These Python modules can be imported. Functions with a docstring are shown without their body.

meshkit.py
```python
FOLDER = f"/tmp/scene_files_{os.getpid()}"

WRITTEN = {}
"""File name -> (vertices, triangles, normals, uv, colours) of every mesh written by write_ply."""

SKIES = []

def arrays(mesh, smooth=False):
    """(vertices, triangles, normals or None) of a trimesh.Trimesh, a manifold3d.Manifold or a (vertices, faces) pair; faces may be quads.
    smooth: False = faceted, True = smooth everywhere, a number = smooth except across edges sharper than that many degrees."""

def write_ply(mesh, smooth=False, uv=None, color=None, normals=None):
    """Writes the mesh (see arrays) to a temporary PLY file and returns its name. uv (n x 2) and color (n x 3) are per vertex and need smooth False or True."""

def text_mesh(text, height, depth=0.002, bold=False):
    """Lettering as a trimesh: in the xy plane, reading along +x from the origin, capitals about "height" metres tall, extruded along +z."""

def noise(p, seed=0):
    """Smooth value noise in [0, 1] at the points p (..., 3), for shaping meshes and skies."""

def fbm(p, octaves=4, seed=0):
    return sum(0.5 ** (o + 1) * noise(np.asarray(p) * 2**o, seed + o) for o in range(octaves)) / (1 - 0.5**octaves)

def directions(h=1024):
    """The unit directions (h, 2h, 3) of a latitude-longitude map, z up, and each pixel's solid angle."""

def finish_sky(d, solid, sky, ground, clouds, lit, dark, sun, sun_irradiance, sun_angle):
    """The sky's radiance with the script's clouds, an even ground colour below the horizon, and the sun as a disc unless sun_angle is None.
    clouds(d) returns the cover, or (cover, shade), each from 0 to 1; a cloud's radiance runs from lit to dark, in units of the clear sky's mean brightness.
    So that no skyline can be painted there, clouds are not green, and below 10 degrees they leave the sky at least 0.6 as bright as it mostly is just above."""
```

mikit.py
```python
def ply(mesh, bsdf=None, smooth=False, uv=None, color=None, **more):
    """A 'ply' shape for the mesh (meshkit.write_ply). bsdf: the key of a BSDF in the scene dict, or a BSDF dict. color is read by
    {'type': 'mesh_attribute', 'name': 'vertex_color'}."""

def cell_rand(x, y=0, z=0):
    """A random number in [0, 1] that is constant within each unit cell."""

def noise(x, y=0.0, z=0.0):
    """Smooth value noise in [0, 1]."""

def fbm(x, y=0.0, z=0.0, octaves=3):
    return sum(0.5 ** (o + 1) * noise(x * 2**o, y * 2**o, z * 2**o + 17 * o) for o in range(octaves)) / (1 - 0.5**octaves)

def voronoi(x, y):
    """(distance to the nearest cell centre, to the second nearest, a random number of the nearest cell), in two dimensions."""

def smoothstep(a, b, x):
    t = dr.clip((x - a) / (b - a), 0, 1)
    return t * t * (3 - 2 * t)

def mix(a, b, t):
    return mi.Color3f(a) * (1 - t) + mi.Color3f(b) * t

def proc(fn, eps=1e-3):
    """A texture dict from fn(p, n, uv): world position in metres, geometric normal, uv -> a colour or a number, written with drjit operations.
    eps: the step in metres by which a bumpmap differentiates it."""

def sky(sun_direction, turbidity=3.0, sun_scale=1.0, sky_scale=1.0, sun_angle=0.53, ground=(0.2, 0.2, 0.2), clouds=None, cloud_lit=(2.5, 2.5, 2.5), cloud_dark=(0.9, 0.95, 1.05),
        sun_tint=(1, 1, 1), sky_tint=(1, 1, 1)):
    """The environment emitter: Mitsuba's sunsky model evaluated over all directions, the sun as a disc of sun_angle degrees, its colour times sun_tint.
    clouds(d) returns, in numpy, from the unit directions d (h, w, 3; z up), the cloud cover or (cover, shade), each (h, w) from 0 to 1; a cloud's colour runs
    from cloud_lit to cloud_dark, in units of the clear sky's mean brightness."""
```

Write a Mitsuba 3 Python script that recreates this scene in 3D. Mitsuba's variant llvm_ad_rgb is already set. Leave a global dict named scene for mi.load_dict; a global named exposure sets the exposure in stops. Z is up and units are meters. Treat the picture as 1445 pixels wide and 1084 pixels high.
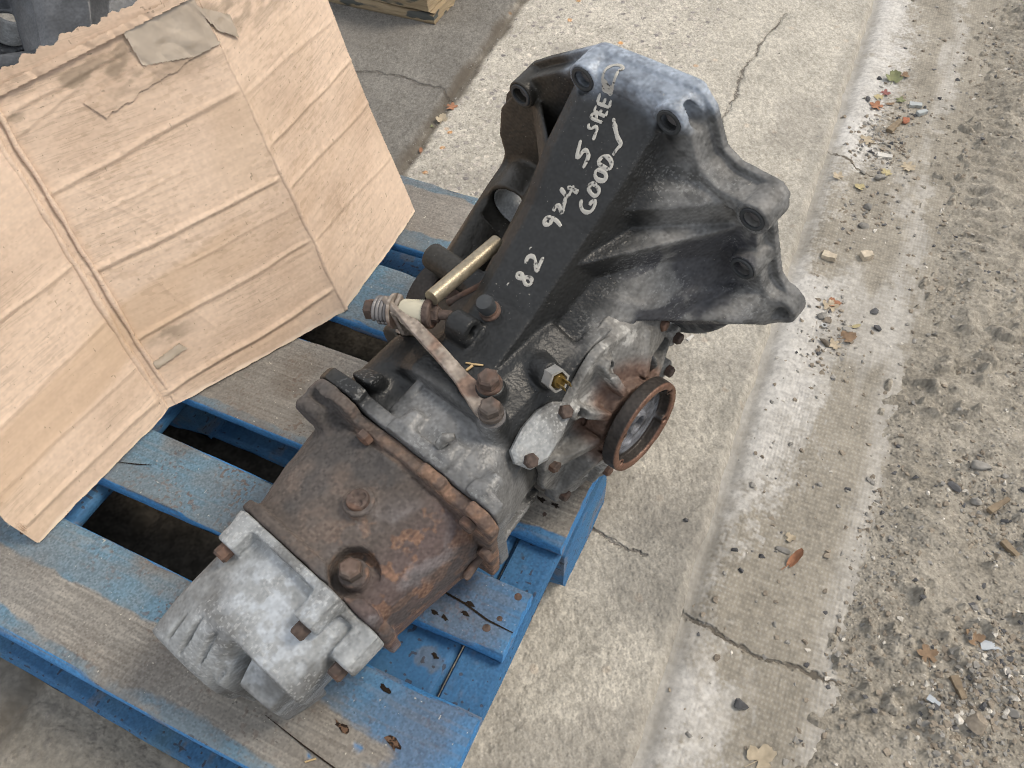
import math, random
import numpy as np, trimesh, mitsuba as mi, drjit as dr
import manifold3d as m3
from scipy.spatial import ConvexHull
import meshkit, mikit
from mikit import proc, noise, fbm, voronoi, cell_rand, smoothstep, mix

random.seed(7)
rng = np.random.default_rng(7)
scene, labels = {'type': 'scene'}, {}
T = mi.ScalarTransform4f

# ---------------------------------------------------------------- camera, sky, exposure
CAM_R = np.array([[0.903127, 0.42726, -0.042545], [-0.315005, 0.726642, 0.610543], [0.291776, -0.537997, 0.790839]])          # rows: right, up, back
scene['camera'] = {
    'type': 'perspective', 'fov': 61.616, 'fov_axis': 'x', 'near_clip': 0.01, 'far_clip': 500.0,
    'to_world': T().look_at(origin=[0, 0, 1.0], target=(np.array([0, 0, 1.0]) - CAM_R[2]).tolist(), up=CAM_R[1].tolist()),
}
scene['sky'] = mikit.sky([0.52, 0.34, 0.80], turbidity=3, sun_scale=0.30, sun_angle=20, clouds=lambda d: (np.ones(d.shape[:2]), 0.25 + 0.5 * meshkit.fbm(d * 2.2, 3)),
                         sun_tint=(0.94, 1.0, 1.10), cloud_lit=(1.8, 1.84, 1.90), cloud_dark=(1.0, 1.04, 1.12), ground=(0.26, 0.24, 0.21))
exposure = 2.85


# ---------------------------------------------------------------- helpers
def put(key, mesh, mat, smooth=False, color=None):
    n, base = 1, key
    while key in scene:
        key = f'{base}_{n:03d}'; n += 1
    scene[key] = mikit.ply(mesh, mat, smooth=smooth, color=color)
    return key


def tag(key, label, cat=None, group=None, kind=None):
    d = {}
    if label: d['label'] = label
    if cat: d['category'] = cat
    if group: d['group'] = group
    if kind: d['kind'] = kind
    labels[key] = d
    return key


def nrm(v):
    v = np.asarray(v, float); return v / np.linalg.norm(v)


def grid(f, s0, s1, ns, t0, t1, nt):
    """a sheet of quads; f(s, t) -> (n, 3)"""
    s, t = np.meshgrid(np.linspace(s0, s1, ns), np.linspace(t0, t1, nt), indexing='ij')
    v = f(s.ravel(), t.ravel())
    i = np.arange(ns * nt).reshape(ns, nt)
    a, b, c, d = i[:-1, :-1].ravel(), i[1:, :-1].ravel(), i[1:, 1:].ravel(), i[:-1, 1:].ravel()
    return trimesh.Trimesh(v, np.vstack([np.stack([a, b, c], 1), np.stack([a, c, d], 1)]), process=False)


def join(ms):
    return trimesh.util.concatenate([m if isinstance(m, trimesh.Trimesh) else trimesh.Trimesh(m[0], m[1], process=False) for m in ms])


def hullmesh(pts):
    return trimesh.Trimesh(np.asarray(pts, float)).convex_hull if False else trimesh.convex.convex_hull(np.asarray(pts, float))


def fn(p, f=40.0, o=3, seed=0):
    return meshkit.fbm(np.asarray(p) * f, o, seed) - 0.5


def place(mesh, M=None, t=(0, 0, 0)):
    m = mesh.copy()
    if M is not None: m.vertices = m.vertices @ np.asarray(M).T
    m.vertices = m.vertices + np.asarray(t)
    return m


def frame_to(axis, up=(0, 0, 1)):
    """matrix whose columns are x, y, z with z along axis"""
    z = nrm(axis); x = np.cross(up, z)
    if np.linalg.norm(x) < 1e-6: x = np.cross((1, 0, 0), z)
    x = nrm(x); return np.stack([x, np.cross(z, x), z], 1)


def lathe(profile, n=32, axis=(0, 0, 1), at=(0, 0, 0)):
    """profile: (radius, height) pairs from the bottom axis up to the top"""
    m = trimesh.creation.revolve(np.array(profile, float), sections=n)
    return place(m, frame_to(axis), at)


def tube(path, rad, n=14, flat=None):
    """a tapered tube through points; flat = (up vector, ratio) squeezes it along that vector"""
    P = np.asarray(path, float); rad = np.broadcast_to(rad, len(P)).astype(float)
    t = np.gradient(P, axis=0); t /= np.linalg.norm(t, axis=1, keepdims=True)
    ref = np.array([0.1, 0.2, 1.0]); v = []
    ang = np.arange(n) * 2 * np.pi / n
    for k in range(len(P)):
        a = nrm(np.cross(t[k], ref)); b = np.cross(t[k], a)
        v.append(P[k] + rad[k] * (np.cos(ang)[:, None] * a + np.sin(ang)[:, None] * b))
    v = np.vstack(v + [P[:1], P[-1:]]); m = len(P); f = []
    for k in range(m - 1):
        for j in range(n):
            q = [k * n + j, k * n + (j + 1) % n, (k + 1) * n + (j + 1) % n, (k + 1) * n + j]
            f += [[q[0], q[2], q[1]], [q[0], q[3], q[2]]]
    for j in range(n):
        f += [[m * n, j, (j + 1) % n], [m * n + 1, (m - 1) * n + (j + 1) % n, (m - 1) * n + j]]
    me = trimesh.Trimesh(v, f, process=False); 
    if me.volume < 0: me.invert()
    return me


def hexbolt(axis, at, r=0.0095, h=0.009, washer=0.0, shank=0.0, turn=0.0, wt=0.0022):
    """hex head standing on AT along AXIS; r = half the width across corners"""
    ang = np.arange(6) * np.pi / 3 + turn
    ring = lambda rr, z: np.c_[rr * np.cos(ang), rr * np.sin(ang), np.full(6, z)]
    z0 = wt if washer else 0.0
    ms = [hullmesh(np.vstack([ring(r, z0), ring(r, z0 + h * 0.82), ring(r * 0.80, z0 + h)]))]
    if washer: ms.append(lathe([(0, -0.002), (washer, -0.002), (washer, wt * 0.7), (washer * 0.93, wt), (0, wt)], 28))
    if shank: ms.append(lathe([(0, -shank), (r * 0.55, -shank), (r * 0.55, 0.001), (0, 0.001)], 16))
    return place(join(ms), frame_to(axis), at)


# ---------------------------------------------------------------- signed distance fields for castings
class Field:
    def __init__(self, lo, hi, h):
        self.lo, self.h = np.array(lo, float), h
        self.n = np.ceil((np.array(hi) - self.lo) / h).astype(int) + 1
        self.F = np.full(self.n, 0.03, np.float32)
        self.ax = [(self.lo[k] + h * np.arange(self.n[k])).astype(np.float32) for k in range(3)]

    def sub(self, lo, hi, m):
        s = []
        for k in range(3):
            i0 = max(0, int((lo[k] - m - self.lo[k]) / self.h)); i1 = min(self.n[k], int((hi[k] + m - self.lo[k]) / self.h) + 2)
            if i1 <= i0: return None, None
            s.append(slice(i0, i1))
        X = self.ax[0][s[0]][:, None, None], self.ax[1][s[1]][None, :, None], self.ax[2][s[2]][None, None, :]
        return tuple(s), X

    def op(self, prim, k=0.006, cut=False):
        d, lo, hi = prim
        s, X = self.sub(lo, hi, 0.012 + k)
        if s is None: return self
        a, b = self.F[s], np.asarray(d(*X), np.float32)
        if cut:
            b = -b; hh = np.maximum(k - np.abs(a - b), 0) / k
            self.F[s] = np.maximum(a, b) + hh * hh * k * 0.25
        else:
            hh = np.maximum(k - np.abs(a - b), 0) / k
            self.F[s] = np.minimum(a, b) - hh * hh * k * 0.25
        return self

    def mesh(self, rough=0.0004, freq=60.0, seed=0):
        v, f = surface_nets(self.F)
        v = self.lo + v * self.h
        m = trimesh.Trimesh(v, f, process=False)
        if rough:
            v2 = v + m.vertex_normals * (rough * 2 * (meshkit.fbm(v * freq, 3, seed) - 0.5) + rough * 2.5 * (meshkit.noise(v * 22 + 5, seed + 3) - 0.5))[:, None]
            m = trimesh.Trimesh(v2, f, process=False)
        return m


def surface_nets(F):
    S = F < 0
    n = np.array(F.shape)
    acc = np.zeros(tuple(n - 1) + (3,), np.float32); cnt = np.zeros(tuple(n - 1), np.float32)
    corner = [(i, j, k) for i in (0, 1) for j in (0, 1) for k in (0, 1)]
    sl = lambda c: tuple(slice(c[d], n[d] - 1 + c[d]) for d in range(3))
    tot = sum(S[sl(c)].astype(np.int8) for c in corner)
    act = (tot > 0) & (tot < 8)
    idx = np.argwhere(act)
    vals = {c: F[idx[:, 0] + c[0], idx[:, 1] + c[1], idx[:, 2] + c[2]] for c in corner}
    P = np.zeros((len(idx), 3)); C = np.zeros(len(idx))
    for c in corner:
        for d in range(3):
            if c[d] == 0:
                e = list(c); e[d] = 1; e = tuple(e)
                a, b = vals[c], vals[e]; x = (a < 0) != (b < 0)
                t = np.where(x, a / np.where(x, a - b, 1), 0)
                q = np.tile(np.array(c, float), (len(idx), 1)); q[:, d] += t
                P[x] += q[x]; C[x] += 1
    V = idx + P / C[:, None]
    num = -np.ones(tuple(n - 1), np.int64); num[tuple(idx.T)] = np.arange(len(idx))
    faces = []
    for d in range(3):
        u, w = (d + 1) % 3, (d + 2) % 3
        a = [slice(1, n[k] - 1) for k in range(3)]; a[d] = slice(0, n[d] - 1)
        b = list(a); b[d] = slice(1, n[d])
        A, B = S[tuple(a)], S[tuple(b)]
        e = np.argwhere(A != B); flip = A[tuple(e.T)]
        base = e + np.array([0 if k == d else 1 for k in range(3)])
        off = lambda du, dw: (lambda q: num[tuple(q.T)])(base - np.eye(3, dtype=int)[u] * du - np.eye(3, dtype=int)[w] * dw)
        q = np.stack([off(1, 1), off(0, 1), off(0, 0), off(1, 0)], 1)
        q[~flip] = q[~flip][:, ::-1]
        q = q[(q >= 0).all(1)]
        faces += [q[:, [0, 1, 2]], q[:, [0, 2, 3]]]
    return V, np.vstack(faces)


def smax(a, b, k):
    if k <= 0: return np.maximum(a, b)
    h = np.maximum(k - np.abs(a - b), 0) / k
    return np.maximum(a, b) + h * h * (k * 0.25)


def HULL(pts, rnd=0.004):
    pts = np.asarray(pts, float); H = ConvexHull(pts)
    eq = np.unique(np.round(H.equations, 5), axis=0)
    def d(x, y, z):
        out = None
        for e in eq:
            q = e[0] * x + e[1] * y + e[2] * z + e[3]
            out = q if out is None else smax(out, q, rnd)
        return out
    return d, pts.min(0), pts.max(0)


def CYL(p0, p1, r0, r1=None, rnd=0.003):
    p0, p1 = np.array(p0, float), np.array(p1, float); r1 = r0 if r1 is None else r1
    L = np.linalg.norm(p1 - p0); w = (p1 - p0) / L; c = L / math.hypot(L, r1 - r0)
    def d(x, y, z):
        x, y, z = x - p0[0], y - p0[1], z - p0[2]
        t = x * w[0] + y * w[1] + z * w[2]
        rad = np.sqrt(np.maximum(x * x + y * y + z * z - t * t, 0))
        return smax((rad - (r0 + (r1 - r0) * t / L)) * c, np.abs(t - L / 2) - L / 2, rnd)
    R = max(r0, r1)
    return d, np.minimum(p0, p1) - R, np.maximum(p0, p1) + R


def CAP(p0, p1, r0, r1=None):
    p0, p1 = np.array(p0, float), np.array(p1, float); r1 = r0 if r1 is None else r1
    e = p1 - p0; L2 = e @ e
    def d(x, y, z):
        x, y, z = x - p0[0], y - p0[1], z - p0[2]
        t = np.clip((x * e[0] + y * e[1] + z * e[2]) / L2, 0, 1)
        return np.sqrt((x - t * e[0]) ** 2 + (y - t * e[1]) ** 2 + (z - t * e[2]) ** 2) - (r0 + (r1 - r0) * t)
    R = max(r0, r1)
    return d, np.minimum(p0, p1) - R, np.maximum(p0, p1) + R


def PRISM(poly, axis, lo, hi, rnd=0.003, grow=0.0):
    """polygon over the two other axes (in order), extruded along AXIS from lo to hi"""
    P = np.asarray(poly, float); Q = np.roll(P, -1, 0); o = [k for k in range(3) if k != axis]
    def d(*X):
        a, b = X[o[0]], X[o[1]]
        sh = np.broadcast(a, b); a2, b2 = np.broadcast_arrays(a, b)
        D = np.full(sh.shape, 1e9, np.float32); ins = np.zeros(sh.shape, bool)
        for p, q in zip(P, Q):
            e = q - p; t = np.clip(((a2 - p[0]) * e[0] + (b2 - p[1]) * e[1]) / (e @ e), 0, 1)
            D = np.minimum(D, (a2 - p[0] - t * e[0]) ** 2 + (b2 - p[1] - t * e[1]) ** 2)
            c = (p[1] > b2) != (q[1] > b2)
            with np.errstate(divide='ignore', invalid='ignore'):
                xx = (q[0] - p[0]) * (b2 - p[1]) / (q[1] - p[1] if q[1] != p[1] else 1e-12) + p[0]
            ins ^= c & (a2 < xx)
        D = np.sqrt(D); D[ins] *= -1
        return smax(D - grow, np.abs(X[axis] - (lo + hi) / 2) - (hi - lo) / 2, rnd)
    l, h = np.zeros(3), np.zeros(3)
    l[o], h[o], l[axis], h[axis] = P.min(0) - grow, P.max(0) + grow, lo, hi
    return d, l, h


# the gearbox's own frame: along (towards the bell), right (towards the drive flange), up
def gb_frame(yaw=16, pitch=6, roll=1):
    y, p, r = np.radians([yaw, pitch, roll])
    A = np.array([np.sin(y) * np.cos(p), np.cos(y) * np.cos(p), np.sin(p)])
    R0 = np.array([np.cos(y), -np.sin(y), 0]); U0 = np.cross(R0, A)
    R = np.cos(r) * R0 + np.sin(r) * U0
    return np.array([A, R, np.cross(R, A)])


GO, GM = np.array([-0.3264, 0.2731, 0.27]), gb_frame()


def gw(p):                     # gearbox frame -> world
    return GO + np.asarray(p, float) @ GM


def edge_light(m, h):
    """how much each vertex stands out on a convex edge: caught light and rub wear painted bright there"""
    e = m.edges_unique; n = len(m.vertices); N = m.vertex_normals
    def avg(x):
        s = np.zeros_like(x); c = np.zeros(n)
        np.add.at(s, e[:, 0], x[e[:, 1]]); np.add.at(s, e[:, 1], x[e[:, 0]]); np.add.at(c, e.ravel(), 1)
        return s / (c[:, None] if x.ndim > 1 else c)
    q = -((avg(m.vertices) - m.vertices) * N).sum(1) / h
    for _ in range(2): q = avg(q)
    w = np.clip((q - .07) / .16, 0, 1) * (0.35 + 0.65 * np.clip(meshkit.fbm(m.vertices * 120, 3, 5) * 3 - 1, 0, 1))
    return np.repeat(w[:, None], 3, 1)


def gput(key, mesh, mat, smooth=False, color=None):
    m = mesh.copy(); m.vertices = gw(m.vertices)
    if np.linalg.det(GM) < 0: m.invert()
    return put(key, m, mat, smooth, color)

# ---------------------------------------------------------------- materials
def bsdf(key, color, rough=0.7, bump=None, scale=0.001, eps=0.0008, metallic=0.0, spec=0.4, two=False, **more):
    c = proc(color) if callable(color) else {'type': 'rgb', 'value': list(color)}
    b = {'type': 'principled', 'base_color': c, 'roughness': proc(rough) if callable(rough) else rough, 'metallic': proc(metallic) if callable(metallic) else metallic, 'specular': spec, **more}
    if bump is not None:
        b = {'type': 'bumpmap', 'arbitrary': proc(bump, eps), 'scale': scale, 'bsdf': b}
    if two: b = {'type': 'twosided', 'bsdf': b}
    scene[key] = b


def gl(p):                     # world -> gearbox frame, inside a texture
    x, y, z = p.x - float(GO[0]), p.y - float(GO[1]), p.z - float(GO[2])
    return [x * float(GM[k, 0]) + y * float(GM[k, 1]) + z * float(GM[k, 2]) for k in range(3)]


def seg(x, y, a, b):           # distance to a segment in plan
    ex, ey = b[0] - a[0], b[1] - a[1]
    t = dr.clip(((x - a[0]) * ex + (y - a[1]) * ey) / (ex * ex + ey * ey), 0, 1)
    return dr.sqrt(dr.square(x - a[0] - t * ex) + dr.square(y - a[1] - t * ey))


def path(x, y, pts):
    d = mi.Float(9.0)
    for a, b in zip(pts[:-1], pts[1:]): d = dr.minimum(d, seg(x, y, a, b))
    return d


def jag2(x, y):
    return (x + 0.012 * (noise(x * 38, y * 38, 1) - 0.5) + 0.0055 * (noise(x * 150, y * 150, 2) - 0.5) + 0.003 * (noise(x * 420, y * 420, 2) - 0.5),
            y + 0.012 * (noise(x * 38, y * 38, 7) - 0.5) + 0.0055 * (noise(x * 150, y * 150, 8) - 0.5) + 0.003 * (noise(x * 420, y * 420, 9) - 0.5))


CRACKS = [[(-0.256, 1.824), (-0.275, 1.698), (-0.280, 1.585), (-0.272, 1.459), (-0.272, 1.411), (-0.262, 1.30), (-0.27, 1.1)],
          [(-1.10, 1.262), (-1.019, 1.281), (-0.989, 1.295), (-0.926, 1.304), (-0.870, 1.293), (-0.820, 1.297), (-0.782, 1.281)],
          [(-0.177, 0.506), (-0.150, 0.499), (-0.130, 0.503), (-0.102, 0.501)]]


def joint_x(y): return -0.776 - 0.072 * (y - 1.06)
def kerb_x(y): return -0.0105 - 0.0432 * y


def aggregate(x, y):
    """exposed aggregate: (stone mask, random of the stone, distance)"""
    w = 0.25 * (noise(x * 70, y * 70, 3) - 0.5)
    d1, d2, r1 = voronoi(x * 62 + w, y * 62 - w)
    e1, e2, r2 = voronoi(x * 190 + w, y * 190 + 40)
    return smoothstep(0.42, 0.22, d1) * smoothstep(0.55, 0.62, r1), r1, smoothstep(0.45, 0.2, e1) * smoothstep(0.45, 0.55, r2), r2


def c_yard(p, n, uv):
    x, y = p.x, p.y
    big = fbm(x * 3.1, y * 3.1, 2, 4); mid = fbm(x * 16, y * 16, 5, 4); fine = fbm(x * 160, y * 160, 1, 3)
    speck = noise(x * 520, y * 520, 9)
    jx = x - (-0.776 - 0.072 * (y - 1.06))
    slab = mix((0.105, 0.099, 0.090), (0.172, 0.164, 0.150), mid * 0.7 + big * 0.5)
    rough_c = mix((0.26, 0.245, 0.212), (0.42, 0.395, 0.345), mid * 0.8 + big * 0.35)
    s1, r1, s2, r2 = aggregate(x, y)
    st = mix((0.16, 0.15, 0.15), (0.5, 0.46, 0.40), cell_rand(r1 * 997, 1))
    st = dr.select(cell_rand(r1 * 997, 2) > 0.955, mi.Color3f(0.42, 0.22, 0.09), st)
    st2 = mix((0.12, 0.115, 0.11), (0.52, 0.48, 0.42), cell_rand(r2 * 991, 1))
    zone = smoothstep(-0.33, -0.42, x + 0.06 * (big - 0.5))      # exposed stones left of the crack
    c = mix(rough_c, st, s1 * (0.10 + 0.85 * zone))
    c = mix(c, st2, s2 * (0.18 + 0.5 * zone))
    c = mix(slab, c, smoothstep(-0.004, 0.006, jx + 0.010 * (mid - 0.5)))
    fib = noise((x + 0.5 * y) * 330, (y - 0.5 * x) * 120, 4)
    c = c * (0.60 + 0.52 * fine + 0.28 * fib) * (0.80 + 0.4 * speck)
    # dirt lying in the joint, stains, cracks
    soil = smoothstep(0.024, 0.004, dr.abs(jx - 0.006) + 0.022 * (mid - 0.5))
    c = mix(c, (0.085, 0.072, 0.057), soil * 0.85)
    d = mi.Float(9.0)
    wx, wy = jag2(x, y)
    for k, cr in enumerate(CRACKS): d = dr.minimum(d, path(wx, wy, cr))
    c = mix(c, (0.10, 0.088, 0.075), smoothstep(0.0024, 0.0004, d - 0.0022 * (noise(x * 55, y * 55, 12) - 0.6)) * 0.9)
    # worn dark dirt along the edge towards the strip, grey stains
    edge = smoothstep(0.05, 0.0, kx(x, y) + 0.03 * (mid - 0.5))
    c = mix(c, (0.19, 0.18, 0.16), edge * 0.35)
    stain = smoothstep(0.60, 0.72, fbm(x * 7 + 3, y * 7, 8, 3))
    c = mix(c, (0.13, 0.12, 0.11), stain * 0.28)
    drip = smoothstep(0.20, 0.06, y + 0.10 * (big - 0.5)) * smoothstep(-0.24, -0.36, x + 0.10 * (mid - 0.5))
    c = mix(c, mix((0.115, 0.105, 0.090), (0.20, 0.186, 0.163), mid) * (0.7 + 0.6 * fine), drip * 0.8)
    patch = smoothstep(0.10, 0.03, dr.sqrt(dr.square((x + 0.085) * 1.2) + dr.square((y - 0.50) * 0.7)) + 0.05 * (mid - 0.5))
    return mix(c, (0.12, 0.115, 0.108), patch * 0.45)


def kx(x, y): return -0.0105 - 0.0432 * y - x      # metres left of the edge of the strip


def b_yard(p, n, uv):
    x, y = p.x, p.y
    s1, r1, s2, r2 = aggregate(x, y)
    zone = 0.3 + 0.7 * smoothstep(-0.33, -0.42, x)
    right = smoothstep(-0.776 - 0.072 * (y - 1.06), -0.765 - 0.072 * (y - 1.06), x)
    d = mi.Float(9.0)
    wx, wy = jag2(x, y)
    for cr in CRACKS: d = dr.minimum(d, path(wx, wy, cr))
    return right * (0.25 * s1 * zone + 0.12 * s2 + 0.35 * fbm(x * 230, y * 230, 2, 3) + 0.22 * fbm(x * 75, y * 120, 2, 2)) + 0.3 * fbm(x * 120, y * 120, 6, 3) - 1.0 * smoothstep(0.004, 0.001, d)


def dirt_on_strip(x, y):
    """how much loose earth covers the paving strip"""
    m = fbm(x * 9, y * 6, 3, 4); f = fbm(x * 60, y * 60, 8, 3)
    e = x - (-0.0105 - 0.0432 * y)                 # from the kerb edge
    core = smoothstep(0.030, 0.105, e + 0.10 * (m - 0.5) + 0.055 * (f - 0.5) + 0.04 * (noise(x * 300, y * 300, 4) - 0.5))
    rim = dr.maximum(0.35 + 0.65 * smoothstep(0.180, 0.145, e + 0.06 * (m - 0.5)), smoothstep(0.175, 0.205, e + 0.03 * (f - 0.5) + 0.03 * (m - 0.5)))
    bare = smoothstep(0.55, 0.66, fbm(x * 14 + 9, y * 5, 1, 3))
    return dr.clip(core * (0.30 + 0.70 * rim) * (1 - 0.45 * bare) + 0.45 * smoothstep(0.56, 0.70, m + 0.3 * (f - 0.5)), 0, 1)


def c_strip(p, n, uv):
    x, y = p.x, p.y
    mid = fbm(x * 22, y * 22, 5, 4); fine = fbm(x * 210, y * 210, 1, 3)
    u, v = dimple_uv(x, y)
    dim = 0.5 + 0.5 * dr.sin(u) * dr.sin(v)
    c = mix((0.36, 0.349, 0.328), (0.47, 0.460, 0.440), mid * 1.1 - 0.05)
    cov = dirt_on_strip(x, y)
    c = mix(c, (0.30, 0.275, 0.235), smoothstep(0.45, 0.1, dim) * (0.16 + 0.26 * cov) * (0.35 + 0.65 * smoothstep(0.35, 0.62, fbm(x * 18, y * 18, 11, 3))))
    c = mix(c, mix((0.165, 0.149, 0.122), (0.27, 0.247, 0.207), mid), cov * (0.97 - 0.18 * smoothstep(0.5, 0.9, dim)))
    c = c * (0.70 + 0.6 * fine)
    wx, wy = jag2(x, y)
    d = dr.minimum(path(wx, wy, [(-0.040, 0.456), (0.012, 0.445), (0.067, 0.433), (0.17, 0.440)]), path(wx, wy, [(-0.075, 1.405), (-0.02, 1.375), (0.02, 1.36)]))
    c = mix(c, (0.10, 0.088, 0.072), smoothstep(0.0032, 0.0010, d - 0.0022 * (noise(x * 55, y * 55, 12) - 0.55)))
    edge = smoothstep(0.022, 0.004, x - (-0.0105 - 0.0432 * y) + 0.014 * (mid - 0.5))
    return mix(c, (0.20, 0.19, 0.17), edge * 0.55)


def dimple_uv(x, y):
    w = 0.0016 * (noise(x * 40, y * 40, 5) - 0.5)
    a, b = x + 0.045 * y + w, y - 0.045 * x + w
    k = 2 * math.pi / 0.0096
    return (a + b * 0.72) * k, (a - b * 0.72) * k


def b_strip(p, n, uv):
    x, y = p.x, p.y
    u, v = dimple_uv(x, y)
    cov = dirt_on_strip(x, y)
    wx, wy = jag2(x, y)
    d = path(wx, wy, [(-0.040, 0.456), (0.012, 0.445), (0.067, 0.433), (0.17, 0.440)])
    return (0.34 * smoothstep(0.025, 0.05, x - (-0.0105 - 0.0432 * y)) * smoothstep(0.38, 0.60, fbm(x * 18, y * 18, 11, 3))) * dr.sin(u) * dr.sin(v) * (1 - 0.7 * cov) + 0.5 * fbm(x * 200, y * 200, 4, 3) + cov * 0.9 * fbm(x * 90, y * 90, 4, 3) - 2.0 * smoothstep(0.005, 0.001, d)


def c_dirt(p, n, uv):
    x, y = p.x, p.y
    big = fbm(x * 4, y * 4, 2, 3); mid = fbm(x * 26, y * 26, 4, 4); fine = fbm(x * 240, y * 240, 1, 3)
    c = mix((0.185, 0.168, 0.14), (0.295, 0.273, 0.234), 0.75 * mid + 0.5 * big - 0.1)
    e1, e2, r = voronoi(x * 210, y * 210)
    c = mix(c, mix((0.10, 0.095, 0.09), (0.46, 0.42, 0.36), cell_rand(r * 997, 3)), smoothstep(0.36, 0.2, e1) * smoothstep(0.84, 0.87, r) * 0.7)
    c = c * (0.62 + 0.76 * fine) * (0.82 + 0.36 * noise(x * 620, y * 620, 3))
    dk = smoothstep(0.58, 0.70, fbm(x * 34 + 4, y * 34, 6, 3))
    return mix(c, c * 0.55, dk * 0.3)


def b_dirt(p, n, uv):
    x, y = p.x, p.y
    e1, e2, r = voronoi(x * 210, y * 210)
    return 0.6 * fbm(x * 95, y * 95, 2, 4) + 0.25 * smoothstep(0.4, 0.1, e1) * smoothstep(0.5, 0.8, r) + 0.35 * fbm(x * 420, y * 420, 5, 2)


bsdf('yard_concrete', c_yard, 0.93, b_yard, 0.0042, spec=0.2)
bsdf('strip_concrete', c_strip, 0.93, b_strip, 0.0022, spec=0.2)
bsdf('shade_black', lambda p, n, uv: mix((0.016, 0.0145, 0.012), (0.060, 0.054, 0.046), fbm(p.x * 60, p.y * 60, 2, 4)) * (0.7 + 0.6 * noise(p.x * 300, p.y * 300)), 0.95, lambda p, n, uv: fbm(p.x * 90, p.y * 90, 2, 4), 0.006, spec=0.15)  # near-black tone of the painted shade under the pallet
bsdf('dirt', c_dirt, 0.97, b_dirt, 0.0060, spec=0.1)


# ---- pallet: weathered softwood under worn blue paint; BOARD_Y = back and front edges of the deck boards
def wood_grain(x, y, z):
    g = fbm(x * 3.5 + 2 * noise(y * 20, 3), y * 95, z * 95, 4)
    fibre = noise(x * 22 + 3 * noise(x * 5, y * 60), y * 480, z * 480)
    return g, fibre


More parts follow.
